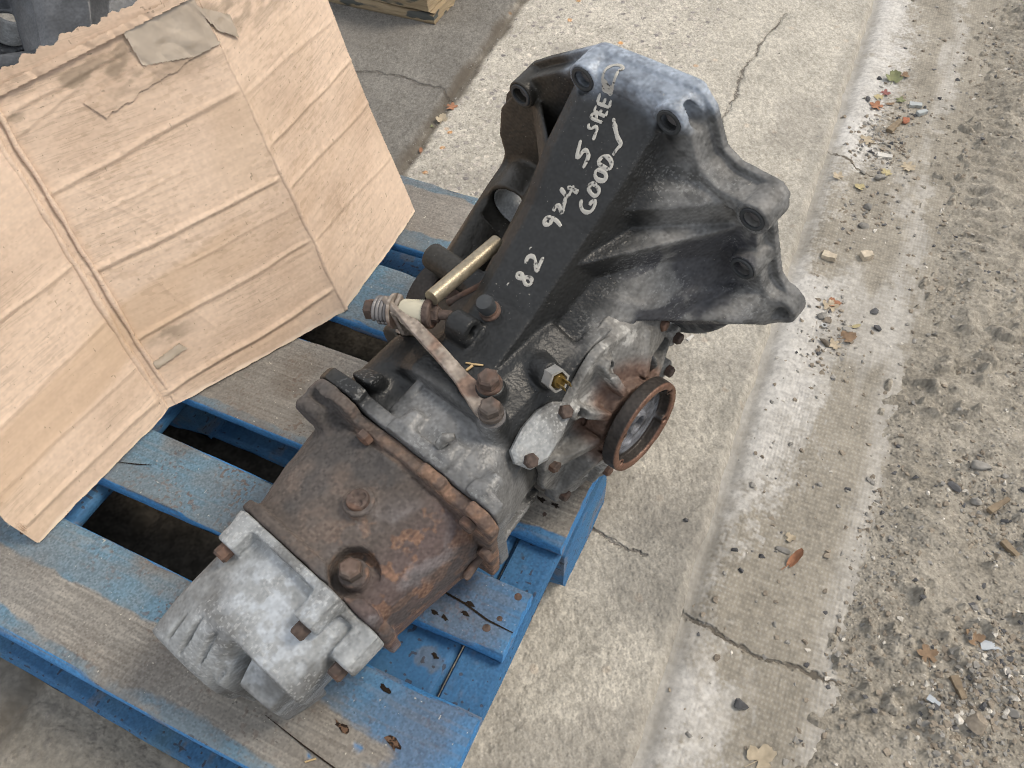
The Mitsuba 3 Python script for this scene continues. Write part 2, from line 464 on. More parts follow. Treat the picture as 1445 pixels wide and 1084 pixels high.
def c_pallet(p, n, uv):
    x, y, z = p.x, p.y, p.z
    g, fib = wood_grain(x, y, z)
    blotch = fbm(x * 7, y * 11, z * 11 + 3, 4); spot = fbm(x * 45, y * 45, z * 45, 3)
    wood = mix((0.115, 0.107, 0.096), (0.265, 0.250, 0.225), 0.75 * g + 0.35 * fib - 0.05) * (0.85 + 0.3 * fib) 
    paint = mix((0.024, 0.115, 0.28), (0.055, 0.19, 0.39), blotch) 
    teal = mix((0.062, 0.118, 0.165), (0.115, 0.195, 0.26), blotch)
    top = smoothstep(0.6, 0.85, n.z) * smoothstep(0.1465, 0.1485, z)
    # how far the paint on top of each board is worn to the wood (A, C and E in the middle, B and D hardly)
    def band(lo, hi, s):
        return smoothstep(lo, lo + s, y + 0.030 * (blotch - 0.5)) * smoothstep(hi, hi - s, y + 0.030 * (blotch - 0.5))
    wear = band(0.070, 0.158, 0.028) * smoothstep(-0.19, -0.27, x + 0.10 * (blotch - 0.5)) 
    wear = dr.maximum(wear, band(0.398, 0.555, 0.018) * 0.97)
    wear = dr.maximum(wear, band(0.765, 0.872, 0.022))
    wear = dr.maximum(wear, 0.30 * smoothstep(0.45, 0.62, blotch))
    wear = smoothstep(0.30, 0.62, wear + 0.75 * (spot - 0.5) + 0.55 * (g - 0.5)) * top
    scratch = smoothstep(0.62, 0.72, noise(x * 6, y * 240, z * 240)) * top
    c = mix(paint, teal, top * dr.clip(0.35 + 0.9 * smoothstep(-0.22, -0.42, x) * (0.4 + blotch) + 0.4 * (blotch - 0.5), 0, 1))
    c = mix(c, wood, wear)
    c = mix(c, wood * 0.8, scratch * 0.18 * (1 - wear))
    # grime: brown rusty dust, mostly on the second board by the case
    grime = smoothstep(0.42, 0.70, fbm(x * 14, y * 14, z + 2, 4)) * top
    near = smoothstep(0.30, 0.05, dr.sqrt(dr.square(x + 0.47) + dr.square(y - 0.30)))
    c = mix(c, (0.10, 0.082, 0.066), grime * (0.42 + 0.45 * near))
    flecks = smoothstep(0.66, 0.80, noise(x * 330, y * 330, z * 100)) * smoothstep(0.40, 0.62, fbm(x * 30, y * 30, z, 3)) * top
    c = mix(c, (0.10, 0.06, 0.042), flecks * (0.20 + 0.6 * near))
    grey = smoothstep(0.45, 0.75, fbm(x * 9 + 4, y * 9, 1, 3)) * top
    c = mix(c, (0.22, 0.21, 0.195), grey * 0.35 * wear)
    film = top * smoothstep(-0.24, -0.40, x) * smoothstep(0.30, 0.62, fbm(x * 19, y * 26, 7, 4))
    c = mix(c, (0.145, 0.138, 0.128), film * 0.42)
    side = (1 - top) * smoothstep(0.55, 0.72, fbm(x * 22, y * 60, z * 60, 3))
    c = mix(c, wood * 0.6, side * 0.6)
    pit = smoothstep(0.84, 0.90, noise(x * 330, y * 330, z * 330)) * (0.35 + 0.65 * smoothstep(0.45, 0.6, spot))
    c = mix(c, (0.035, 0.03, 0.028), pit * 0.5)
    crumb = smoothstep(0.93, 0.96, noise(x * 260 + 9, y * 260, z)) * top
    c = mix(c, (0.5, 0.47, 0.4), crumb * 0.6)
    return c * (0.74 + 0.52 * noise(x * 520, y * 520, z * 520))


def b_pallet(p, n, uv):
    x, y, z = p.x, p.y, p.z
    g, fib = wood_grain(x, y, z)
    return 0.25 * fib + 0.4 * g + 0.35 * noise(x * 120, y * 160, z * 160) + 0.45 * noise(x * 430, y * 430, z * 430)


bsdf('pallet_wood', c_pallet, 0.68, b_pallet, 0.0012, spec=0.35)


def c_under(p, n, uv):         # cross planks: paint kept better
    x, y, z = p.x, p.y, p.z
    fib = noise(x * 420, y * 9, z * 400); blotch = fbm(x * 12, y * 8, z * 11 + 9, 4)
    c = mix((0.024, 0.085, 0.19), (0.045, 0.145, 0.29), blotch)
    c = mix(c, (0.06, 0.12, 0.165), smoothstep(0.4, 0.7, blotch) * 0.7)
    c = mix(c, (0.13, 0.125, 0.115), smoothstep(0.58, 0.70, fbm(x * 40, y * 30, z * 40 + 2, 4)) * 0.45)
    c = mix(c, (0.035, 0.03, 0.028), smoothstep(0.78, 0.86, noise(x * 210, y * 210, z * 210)) * 0.7)
    return c * (0.72 + 0.4 * noise(x * 500, y * 500, z * 500) + 0.14 * fib)


bsdf('pallet_wood_under', c_under, 0.7, lambda p, n, uv: 0.3 * noise(p.x * 420, p.y * 12, p.z * 400) + 0.3 * noise(p.x * 90, p.y * 30, p.z * 90) + 0.5 * noise(p.x * 400, p.y * 400, p.z * 400), 0.001, spec=0.3)
bsdf('split_rusty', lambda p, n, uv: mix((0.02, 0.014, 0.011), (0.12, 0.075, 0.05), smoothstep(0.4, 0.6, fbm(p.x * 260, p.y * 400, 2, 3))), 0.9, spec=0.1)
bsdf('split_dark', (0.018, 0.014, 0.011), 0.95, spec=0.1)


def c_oldwood(p, n, uv):
    x, y, z = p.x, p.y, p.z
    g = fbm(x * 9, y * 14, z * 120, 4); f = noise(x * 30, y * 60, z * 520)
    c = mix((0.16, 0.115, 0.07), (0.40, 0.32, 0.21), 0.7 * g + 0.4 * f)
    c = mix(c, (0.03, 0.05, 0.06), smoothstep(0.62, 0.70, fbm(x * 18, y * 18, z * 55 + 4, 3)) * 0.8)
    return mix(c, (0.04, 0.10, 0.16), smoothstep(0.55, 0.7, fbm(x * 20 + 7, y * 20, z * 30, 3)) * smoothstep(0.06, 0.09, z) * 0.8)


bsdf('old_wood', c_oldwood, 0.85, lambda p, n, uv: fbm(p.x * 30, p.y * 30, p.z * 300, 4) + 0.5 * noise(p.x * 150, p.y * 150, p.z * 400), 0.0016, spec=0.2)


# ---- cardboard
CB1, CB2 = np.array([-0.689, 0.371, 0.15]), np.array([-0.571, 0.601, 0.15])
CE = nrm(CB2 - CB1)


def c_card(p, n, uv):
    x, y, z = p.x, p.y, p.z
    s = x * float(CE[0]) + y * float(CE[1])
    h = z + 0.03 * noise(s * 4, 2)
    flute = noise(h * 150 + 0.5 * noise(s * 25, h * 40), s * 2.5, 1)
    blotch = smoothstep(0.28, 0.72, fbm(s * 9, h * 13, x * 4, 4)); fleck = noise(s * 330, h * 420, 2); fleck2 = noise(s * 140, h * 900, 5)
    line = 0.5 + 0.5 * dr.sin(z * 820 + 2.2 * noise(s * 10, z * 10))
    c = mix((0.430, 0.320, 0.238), (0.575, 0.450, 0.350), 0.70 * blotch + 0.10 * flute + 0.10 * line + 0.08)
    dash = smoothstep(0.60, 0.80, noise(s * 75, h * 1000, 7)) * smoothstep(0.35, 0.65, fbm(s * 12, h * 16, 5, 3))
    c = c * (0.90 + 0.13 * fleck + 0.07 * fleck2) * (1 - 0.13 * dash)
    tan_ = smoothstep(0.030, 0.018, dr.abs(h - 0.262 - 0.035 * noise(s * 5, 4) - 0.16 * s)) * smoothstep(0.3, 0.5, fbm(s * 8, h * 8, 3, 2))
    c = mix(c, (0.43, 0.305, 0.20), tan_ * 0.5)
    stain = smoothstep(0.57, 0.70, fbm(s * 6 + 4, h * 7, 3, 3))
    c = mix(c, (0.42, 0.31, 0.205), stain * 0.22)
    scuff = smoothstep(0.66, 0.80, noise(s * 120, h * 420, 3)) * smoothstep(0.50, 0.64, fbm(s * 9, h * 12, 8, 3))
    c = mix(c, (0.27, 0.19, 0.125), scuff * 0.22)
    soot = smoothstep(0.52, 0.70, fbm(s * 26 + 1, h * 60, 4, 4)) * smoothstep(0.045, 0.0, dr.minimum(dr.abs(z - 0.485), dr.sqrt(dr.square(s - 0.06) + dr.square(z - 0.23))))
    c = mix(c, (0.17, 0.135, 0.10), soot * 0.7)
    dots = smoothstep(0.95, 0.97, noise(s * 300 + 7, h * 300, 6))
    c = mix(c, (0.64, 0.53, 0.42), smoothstep(0.1575, 0.1525, z + 0.004 * (noise(s * 60, 3) - 0.5)) * 0.8)
    return mix(c, (0.05, 0.04, 0.035), dots * 0.4)


def b_card(p, n, uv):
    s = p.x * float(CE[0]) + p.y * float(CE[1])
    return 0.22 * dr.sin(p.z * 820 + 2.2 * noise(s * 10, p.z * 10)) + 0.35 * noise(p.z * 150 + 0.5 * noise(s * 25, p.z * 40), s * 2.5, 1) + 0.22 * fbm(s * 40, p.z * 60, p.x * 20, 3) + 0.2 * noise(s * 240, p.z * 700, 3)


bsdf('cardboard', c_card, 0.85, b_card, 0.00042, spec=0.25, two=True)
bsdf('cardboard_core', lambda p, n, uv: mix((0.36, 0.25, 0.15), (0.58, 0.43, 0.28), fbm(p.x * 120, p.y * 120, p.z * 120, 3)), 0.95, lambda p, n, uv: fbm(p.x * 200, p.y * 200, p.z * 200, 3), 0.002, spec=0.1, two=True)
bsdf('tape', lambda p, n, uv: mix((0.22, 0.175, 0.13), (0.42, 0.355, 0.28), fbm(p.x * 40, p.y * 40, p.z * 40, 4)), 0.24, lambda p, n, uv: fbm(p.x * 60, p.y * 60, p.z * 60, 3), 0.0025, spec=0.6, two=True, clearcoat=0.5, clearcoat_gloss=0.85)


# ---- castings of the gearbox
def c_housing(p, n, uv):
    a, r, u = gl(p)
    f = fbm(a * 26, r * 26, u * 26, 4); g = fbm(a * 90, r * 90, u * 90, 3); h = noise(a * 380, r * 380, u * 380)
    c = mix((0.009, 0.0100, 0.0108), (0.020, 0.0213, 0.0225), 0.7 * f + 0.4 * g)
    grey = mix((0.05, 0.051, 0.052), (0.19, 0.193, 0.196), 0.9 * f + 0.4 * g - 0.1)
    brown = mix((0.108, 0.110, 0.111), (0.165, 0.166, 0.165), 0.6 * f + 0.4 * g)
    k = f - 0.5
    c = mix(c, grey, smoothstep(0.146, 0.132, a + 0.012 * k) * smoothstep(-0.055, -0.02, r + 0.04 * k) * 0.95)         # rear barrel, oil-free
    right = smoothstep(0.050, 0.075, r + 0.018 * k) * smoothstep(0.24, 0.29, a)
    c = mix(c, brown, right * (0.60 + 0.4 * smoothstep(0.35, 0.55, g)))
    oil = dr.maximum(smoothstep(0.53, 0.58, fbm(a * 19 + 3, r * 19, u * 19, 3)), smoothstep(0.040, 0.030, dr.sqrt(dr.square(a - 0.412) + dr.square(r - 0.108)) + 0.014 * (g - 0.5))) * smoothstep(0.122, 0.110, u) * right
    c = mix(c, (0.035, 0.037, 0.045), oil * 0.85)
    c = mix(c, (0.030, 0.027, 0.022), smoothstep(-0.075, -0.11, r + 0.03 * k) * 0.8)                                      # oily brown left side
    hump = smoothstep(0.205, 0.228, u + 0.022 * k) * smoothstep(0.385, 0.43, a + 0.04 * k)
    c = mix(c, mix((0.10, 0.115, 0.14), (0.30, 0.345, 0.41), dr.clip(1.5 * g + 0.8 * k - 0.15, 0, 1)), hump * 0.95)  # pale oxide with the sky reflection painted into its blue
    ox = smoothstep(0.62, 0.74, noise(a * 520, r * 520, u * 520)) * smoothstep(0.48, 0.62, fbm(a * 30 + 7, r * 30, u * 30, 4))
    c = mix(c, (0.30, 0.31, 0.31), ox * 0.22 * smoothstep(0.03, 0.07, r) * smoothstep(0.25, 0.29, a) + ox * 0.25 * smoothstep(0.146, 0.13, a))
    dust = smoothstep(0.90, 0.96, noise(a * 620, r * 620, u * 620 + 9)) * smoothstep(0.45, 0.62, fbm(a * 24, r * 24, u * 24 + 5, 3))
    c = mix(c, (0.34, 0.32, 0.28), dust * 0.5)
    lit_tops = smoothstep(0.45, 0.85, n.z) * smoothstep(0.35, 0.60, f) * smoothstep(0.055, 0.085, r) * smoothstep(0.27, 0.31, a)  # lit upper faces painted paler, in a dust tone
    c = mix(c, (0.205, 0.192, 0.175), lit_tops * 0.22)
    return c * (0.72 + 0.55 * h)


def cast_bump(p, n, uv):
    return 0.40 * noise(p.x * 760, p.y * 760, p.z * 760) + 0.40 * noise(p.x * 330, p.y * 330, p.z * 330) + 0.45 * fbm(p.x * 60, p.y * 60, p.z * 60, 2)


def c_grey2(p, n, uv):
    f = fbm(p.x * 26, p.y * 26, p.z * 26, 4); h = noise(p.x * 380, p.y * 380, p.z * 380)
    return mix((0.030, 0.032, 0.035), (0.115, 0.122, 0.135), 1.3 * f - 0.15) * (0.75 + 0.5 * h)


bsdf('housing_grey', c_grey2, 0.45, cast_bump, 0.0012, metallic=0.25)
def r_housing(p, n, uv):
    a, r, u = gl(p)
    dusty = smoothstep(0.045, 0.075, r) * smoothstep(0.24, 0.29, a)
    return 0.34 + 0.22 * fbm(p.x * 60, p.y * 60, p.z * 60, 2) + 0.22 * dusty


bsdf('housing', c_housing, r_housing, cast_bump, 0.0011, metallic=0.12, spec=0.4)


def c_rustcase(p, n, uv):
    a, r, u = gl(p)
    f = fbm(a * 22, r * 22, u * 22, 4); g = fbm(a * 85, r * 85, u * 85, 4); h = noise(a * 420, r * 420, u * 420)
    c = mix((0.040, 0.034, 0.031), (0.112, 0.094, 0.084), 0.8 * f + 0.5 * g - 0.05)
    c = mix(c, (0.085, 0.062, 0.060), smoothstep(0.03, 0.08, r + 0.03 * (f - 0.5)) * 0.8)
    orange = smoothstep(0.52, 0.64, g + 0.35 * (f - 0.5)) * (0.10 + 0.75 * smoothstep(0.10, 0.02, dr.sqrt(dr.square(a - 0.005) + dr.square(r - 0.085))) + 0.7 * smoothstep(0.056, 0.066, a) * smoothstep(-0.06, -0.03, r))
    c = mix(c, mix((0.13, 0.065, 0.036), (0.26, 0.14, 0.08), h), dr.clip(orange, 0, 1) * 0.55)
    pale = smoothstep(0.50, 0.62, fbm(a * 30 + 5, r * 30, u * 30, 3)) * smoothstep(0.085, 0.03, dr.sqrt(dr.square(a + 0.01) + dr.square(r - 0.085)))
    c = mix(c, (0.20, 0.19, 0.20), pale * 0.45)
    c = mix(c, (0.045, 0.047, 0.05), smoothstep(0.53, 0.64, fbm(a * 17 + 9, r * 17, u * 17, 3)) * 0.55)
    rim = smoothstep(0.060, 0.066, a) * smoothstep(-0.07, -0.03, r + 0.03 * (f - 0.5))
    c = mix(c, mix((0.060, 0.048, 0.042), (0.20, 0.128, 0.09), 1.8 * g - 0.45), rim * 0.6)
    return c * (0.70 + 0.6 * h)


bsdf('rusty_casting', c_rustcase, 0.82, cast_bump, 0.0017, metallic=0.05, spec=0.3)


def c_alu(p, n, uv):
    a, r, u = gl(p)
    f = fbm(a * 24, r * 24, u * 24, 4); g = fbm(a * 110, r * 110, u * 110, 3); h = noise(a * 400, r * 400, u * 400)
    c = mix((0.125, 0.130, 0.132), (0.36, 0.378, 0.388), 0.8 * f + 0.5 * g - 0.08)
    blue = smoothstep(0.08, 0.02, dr.sqrt(dr.square(a + 0.11) + dr.square(r - 0.02)))
    c = mix(c, (0.40, 0.435, 0.475), blue * 0.6 * smoothstep(0.4, 0.6, g))
    c = mix(c, (0.085, 0.082, 0.077), smoothstep(0.50, 0.68, fbm(a * 20 + 3, r * 20, u * 20, 4)) * 0.65)
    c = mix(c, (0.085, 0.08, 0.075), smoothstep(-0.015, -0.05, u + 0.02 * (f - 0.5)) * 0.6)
    ox = smoothstep(0.60, 0.74, noise(a * 480, r * 480, u * 480)) * smoothstep(0.44, 0.60, fbm(a * 30 + 2, r * 30, u * 30, 4))
    c = mix(c, (0.46, 0.47, 0.47), ox * 0.32)
    return c * (0.78 + 0.44 * h)


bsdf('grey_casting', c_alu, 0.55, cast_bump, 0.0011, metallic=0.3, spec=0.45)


def c_cover(p, n, uv):
    a, r, u = gl(p)
    f = fbm(a * 34, r * 34, u * 34, 4); g = fbm(a * 120, r * 120, u * 120, 3); h = noise(a * 400, r * 400, u * 400)
    c = mix((0.060, 0.058, 0.055), (0.24, 0.238, 0.23), 0.9 * f + 0.5 * g - 0.2)
    c = mix(c, (0.40, 0.40, 0.385), smoothstep(0.55, 0.66, g) * smoothstep(0.45, 0.58, f) * 0.5)
    hub = smoothstep(0.068, 0.050, dr.sqrt(dr.square(a - 0.272) + dr.square(u + 0.02)))
    c = mix(c, mix((0.06, 0.035, 0.026), (0.14, 0.075, 0.05), g), hub * 0.85)
    return c * (0.72 + 0.56 * h)


bsdf('cover_casting', c_cover, 0.62, cast_bump, 0.0014, metallic=0.2, spec=0.4)


def worn(key, base, color, rough, metallic):  # second metal brightens the edges: caught light painted in along with rubbing
    scene[key] = {'type': 'blendbsdf', 'weight': {'type': 'mesh_attribute', 'name': 'vertex_color'}, 'a': {'type': 'ref', 'id': base},
                  'b': {'type': 'principled', 'base_color': {'type': 'rgb', 'value': list(color)}, 'roughness': rough, 'metallic': metallic, 'specular': 0.5}}


worn('housing_lit_edges', 'housing', (0.23, 0.235, 0.24), 0.42, 0.4)
worn('rusty_lit_edges', 'rusty_casting', (0.17, 0.125, 0.10), 0.6, 0.1)
worn('grey_lit_edges', 'grey_casting', (0.46, 0.475, 0.48), 0.45, 0.4)
worn('cover_lit_edges', 'cover_casting', (0.33, 0.335, 0.335), 0.5, 0.3)


def rusty(lo, hi, org, k=1.0):
    def c(p, n, uv):
        f = fbm(p.x * 70, p.y * 70, p.z * 70, 4); g = noise(p.x * 330, p.y * 330, p.z * 330)
        o = mix(lo, hi, 0.8 * f + 0.3 * g)
        return mix(o, org, smoothstep(0.50, 0.64, fbm(p.x * 45 + 3, p.y * 45, p.z * 45, 3)) * k) * (0.75 + 0.5 * g)
    return c


bsdf('bolt_rust', rusty((0.036, 0.027, 0.023), (0.110, 0.080, 0.068), (0.16, 0.085, 0.055), 0.45), 0.75, cast_bump, 0.0007, metallic=0.15, spec=0.35)
bsdf('bolt_grey', rusty((0.036, 0.031, 0.028), (0.125, 0.104, 0.092), (0.15, 0.085, 0.058), 0.4), 0.55, cast_bump, 0.0005, metallic=0.35, spec=0.4)
bsdf('lever_rust', rusty((0.085, 0.068, 0.058), (0.33, 0.285, 0.245), (0.16, 0.09, 0.062), 0.65), 0.7, cast_bump, 0.0009, metallic=0.2, spec=0.35)


def c_flange(p, n, uv):
    a, r, u = gl(p)
    f = fbm(p.x * 60, p.y * 60, p.z * 60, 4); g = noise(p.x * 380, p.y * 380, p.z * 380)
    c = mix((0.016, 0.014, 0.013), (0.05, 0.042, 0.037), f)
    rad = dr.sqrt(dr.square(a - 0.268) + dr.square(u + 0.018))
    face = smoothstep(0.1385, 0.1405, r) * smoothstep(0.036, 0.040, rad)
    c = mix(c, mix((0.085, 0.045, 0.032), (0.20, 0.11, 0.075), f), face)
    cup = smoothstep(0.040, 0.036, rad)
    c = mix(c, mix((0.035, 0.036, 0.040), (0.24, 0.255, 0.29), 2.2 * f - 0.6), cup * 0.9)
    return c * (0.75 + 0.5 * g)


bsdf('flange_metal', c_flange, 0.5, cast_bump, 0.0010, metallic=0.3, spec=0.4)
bsdf('brass_rod', lambda p, n, uv: mix((0.19, 0.165, 0.125), (0.36, 0.31, 0.225), fbm(p.x * 50, p.y * 50, p.z * 50, 4)) * (0.8 + 0.35 * noise(p.x * 300, p.y * 300, p.z * 300)), 0.40, cast_bump, 0.0003, metallic=0.6)
bsdf('zinc', lambda p, n, uv: mix((0.30, 0.30, 0.29), (0.60, 0.60, 0.58), fbm(p.x * 90, p.y * 90, p.z * 90, 3)), 0.35, cast_bump, 0.0003, metallic=0.7)
bsdf('spring_steel', lambda p, n, uv: mix((0.09, 0.085, 0.085), (0.24, 0.23, 0.23), fbm(p.x * 120, p.y * 120, p.z * 120, 3)), 0.5, cast_bump, 0.0004, metallic=0.3)
bsdf('plastic_beige', lambda p, n, uv: mix((0.34, 0.315, 0.24), (0.50, 0.47, 0.37), fbm(p.x * 60, p.y * 60, p.z * 60, 3)), 0.5, cast_bump, 0.0003)
bsdf('rubber', lambda p, n, uv: mix((0.018, 0.020, 0.022), (0.05, 0.055, 0.06), fbm(p.x * 80, p.y * 80, p.z * 80, 3)), 0.55, cast_bump, 0.0004)
bsdf('brass_oily', (0.17, 0.115, 0.035), 0.22, metallic=0.6)
bsdf('marker_paint', lambda p, n, uv: mix((0.035, 0.036, 0.037), (0.37, 0.36, 0.33), smoothstep(0.24, 0.44, 0.55 * noise(p.x * 520, p.y * 520, p.z * 520) + 0.45 * fbm(p.x * 150, p.y * 150, p.z * 150, 3))), 0.6, cast_bump, 0.0006, metallic=0.15)


# ---- litter
def pebble_col(lo, hi):
    return lambda p, n, uv: mix(lo, hi, fbm(p.x * 34, p.y * 34, p.z * 34, 3)) * (0.8 + 0.4 * noise(p.x * 300, p.y * 300, p.z * 300))


for k, (lo, hi) in {'stone_grey': ((0.10, 0.098, 0.092), (0.33, 0.315, 0.29)), 'stone_dark': ((0.04, 0.04, 0.042), (0.13, 0.13, 0.135)), 'stone_pale': ((0.36, 0.34, 0.30), (0.58, 0.55, 0.50)),
                    'stone_earth': ((0.12, 0.10, 0.08), (0.30, 0.26, 0.21)), 'brick': ((0.20, 0.075, 0.045), (0.36, 0.16, 0.10)), 'chip_wood': ((0.36, 0.31, 0.24), (0.54, 0.48, 0.385)), 'bark': ((0.11, 0.085, 0.06), (0.27, 0.215, 0.15))}.items():
    bsdf(k, pebble_col(lo, hi), 0.85, cast_bump, 0.0008, spec=0.25)
for k, c in {'leaf_orange': (0.27, 0.135, 0.08), 'leaf_brown': (0.21, 0.145, 0.095), 'leaf_yellow': (0.36, 0.31, 0.18), 'leaf_green': (0.17, 0.18, 0.10), 'leaf_pale': (0.36, 0.305, 0.225), 'leaf_red': (0.22, 0.10, 0.09), 'straw': (0.42, 0.31, 0.17)}.items():
    bsdf(k, (lambda c: lambda p, n, uv: mi.Color3f(*c) * (0.6 + 0.75 * fbm(p.x * 130, p.y * 130, p.z * 130, 3)))(c), 0.75, two=True, spec=0.2)
bsdf('white_shard', lambda p, n, uv: mix((0.36, 0.345, 0.31), (0.60, 0.585, 0.55), fbm(p.x * 90, p.y * 90, p.z * 90, 3)), 0.45)
bsdf('blue_plastic', lambda p, n, uv: mix((0.16, 0.20, 0.24), (0.38, 0.41, 0.44), fbm(p.x * 60, p.y * 60, p.z * 60, 3)), 0.3, two=True)
scene['glass_chip'] = {'type': 'principled', 'base_color': {'type': 'rgb', 'value': [0.30, 0.32, 0.32]}, 'roughness': 0.08, 'specular': 0.8}

# ---------------------------------------------------------------- the ground
def z_yard(x, y):
    P = np.c_[x, y, 0 * x]
    z = 0.0035 * fn(P, 9, 3, 1) + 0.0022 * fn(P, 70, 2, 2)
    j = x - joint_x(y) - 0.010 * fn(P, 26, 2, 9)
    z = z + 0.006 * (np.clip(j / 0.012, -1, 1) < 0) * np.clip(-j / 0.012, 0, 1) - 0.007 * np.exp(-((j - 0.006) / 0.011) ** 2)
    k = kerb_x(y) - x + 0.008 * fn(P, 24, 2, 4)
    z = z + 0.004 * np.exp(-(k / 0.03) ** 2) - 0.018 * np.clip(1 - k / 0.010, 0, 1.5) ** 1.5
    far = np.clip((np.hypot(x + 0.3, y - 1) - 2.5) / 2, 0, 1)
    return z - 0.0 * far


def sheet(zf, xs, ys):
    X, Y = np.meshgrid(xs, ys, indexing='ij')
    x, y = X.ravel(), Y.ravel(); z = zf(x, y)
    i = np.arange(X.size).reshape(X.shape)
    a, b, c, d = i[:-1, :-1].ravel(), i[1:, :-1].ravel(), i[1:, 1:].ravel(), i[:-1, 1:].ravel()
    return trimesh.Trimesh(np.c_[x, y, z], np.vstack([np.stack([a, b, c], 1), np.stack([a, c, d], 1)]), process=False)


scene['bare_ground'] = {'type': 'rectangle', 'to_world': T().translate([0, 0, -0.06]).scale([120, 120, 1]), 'bsdf': {'type': 'ref', 'id': 'dirt'}}
tag('bare_ground', 'packed earth far around the yard', kind='structure')
ys = np.r_[np.linspace(-3, -0.25, 24), np.arange(-0.24, 2.3, 0.0055), np.linspace(2.31, 6, 30)]
# the yard slab is laid out from its ragged edge so that the edge is a real one
us = np.r_[np.linspace(-5, -1.62, 24), np.arange(-1.6, 0.001, 0.0055)]
U_, Y_ = np.meshgrid(us, ys, indexing='ij')
X_ = U_ + kerb_x(Y_)
yx, yy = X_.ravel(), Y_.ravel(); yz = z_yard(yx, yy)
i_ = np.arange(X_.size).reshape(X_.shape)
a_, b_, c_, d_ = i_[:-1, :-1].ravel(), i_[1:, :-1].ravel(), i_[1:, 1:].ravel(), i_[:-1, 1:].ravel()
yf = np.vstack([np.stack([a_, b_, c_], 1), np.stack([a_, c_, d_], 1)])
left_ = yx[yf].mean(1) < joint_x(yy[yf].mean(1))
for key, m_ in (('concrete_yard', ~left_), ('concrete_slab', left_)):
    q = trimesh.Trimesh(np.c_[yx, yy, yz], yf[m_], process=False); q.remove_unreferenced_vertices(); put(key, q, 'yard_concrete', True)
tag('concrete_slab', 'darker smooth concrete slab left of the dirt-filled joint', kind='structure')


def z_under_shade(x, y):
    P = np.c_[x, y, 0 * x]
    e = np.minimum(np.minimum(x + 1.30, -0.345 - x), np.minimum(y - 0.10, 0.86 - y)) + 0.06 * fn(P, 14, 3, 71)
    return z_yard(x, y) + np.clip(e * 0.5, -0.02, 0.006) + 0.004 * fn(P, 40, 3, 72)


put('under_shade', sheet(z_under_shade, np.arange(-1.4, -0.26, 0.008), np.arange(0.02, 0.95, 0.008)), 'shade_black', True)  # sheet added to paint the gaps between the boards as deep shade
tag('under_shade', 'added dark sheet painting the shade on the ground beneath the blue pallet', kind='structure')
tag('concrete_yard', 'weathered yard concrete with exposed aggregate, a dirt-filled joint and cracks', kind='structure')


def z_strip(x, y):
    P = np.c_[x, y, 0 * x]
    e = x - kerb_x(y)
    z = -0.007 + 0.0025 * fn(P, 8, 2, 5) - 0.005 * np.exp(-((e - 0.005) / 0.010) ** 2) + 0.0014 * fn(P, 60, 2, 8)
    z = z + 0.005 * np.exp(-((e - 0.035) / 0.02) ** 2)
    for cr in ():
        for p, q in zip(cr[:-1], cr[1:]):
            p, q = np.array(p), np.array(q); ee = q - p
            t = np.clip(((x - p[0]) * ee[0] + (y - p[1]) * ee[1]) / (ee @ ee), 0, 1)
            z = z - 0.004 * np.exp(-(np.hypot(x - p[0] - t * ee[0], y - p[1] - t * ee[1]) / 0.003) ** 2)
    return z


put('paving_strip', sheet(z_strip, np.arange(-0.24, 0.30, 0.0045), np.r_[np.linspace(-3, -0.25, 24), np.arange(-0.24, 2.3, 0.0045), np.linspace(2.31, 6, 30)]), 'strip_concrete', True)
tag('paving_strip', 'pale dimpled paving strip partly buried under brown earth', kind='structure')


def z_dirt(x, y):
    P = np.c_[x, y, 0 * x]
    e = x - (0.152 + 0.008 * fn(P, 5, 2, 20) * 2)
    base = -0.0125 + 0.004 * (meshkit.fbm(P * 140, 3, 55) - 0.5) + 0.016 * np.clip(e / 0.09 + 0.30, -0.5, 1)
    lumps = 0.020 * fn(P, 14, 3, 11) + 0.012 * fn(P, 48, 3, 12) + 0.007 * np.maximum(fn(P, 120, 2, 13), 0)
    cl = np.clip((meshkit.noise(P * 85, 31) - 0.66) / 0.2, 0, 1) ** 1.3 * np.clip((meshkit.noise(P * 9, 33) - 0.35) * 3, 0, 1)
    tyre = 0.004 * np.sin(y * 210 + 30 * x) * np.clip(1 - np.abs(x - 0.205) / 0.045, 0, 1) * np.clip((meshkit.noise(P * 7, 35) - 0.45) * 5, 0, 1)
    return base + lumps * np.clip(e / 0.08 + 0.35, 0.12, 1) + 0.011 * cl + tyre


put('earth', sheet(z_dirt, np.r_[np.arange(0.06, 0.78, 0.0042), np.linspace(0.8, 5, 30)], np.r_[np.linspace(-3, 0.15, 24), np.arange(0.16, 2.3, 0.0042), np.linspace(2.31, 6, 30)]), 'dirt', True)
tag('earth', 'lumpy brown earth mixed with small stones beside the paving strip', kind='structure')


def z_at(x, y):
    x, y = np.atleast_1d(np.asarray(x, float)), np.atleast_1d(np.asarray(y, float))
    st = np.where(x < kerb_x(y), z_yard(x, y), z_strip(x, y))
    return np.where(x > 0.06, np.maximum(st, z_dirt(x, y)), st)


# ---------------------------------------------------------------- small stones that nobody could count
def pebble(seed, n=11, squash=0.6):
    r = np.random.default_rng(seed)
    d = r.normal(size=(n, 3)); d /= np.linalg.norm(d, axis=1, keepdims=True)
    return hullmesh(d * r.uniform(0.8, 1.1, (n, 1)) * [1, r.uniform(0.65, 1.0), squash * r.uniform(0.7, 1.2)])


kinds = [pebble(k, 9 + k % 5) for k in range(14)]


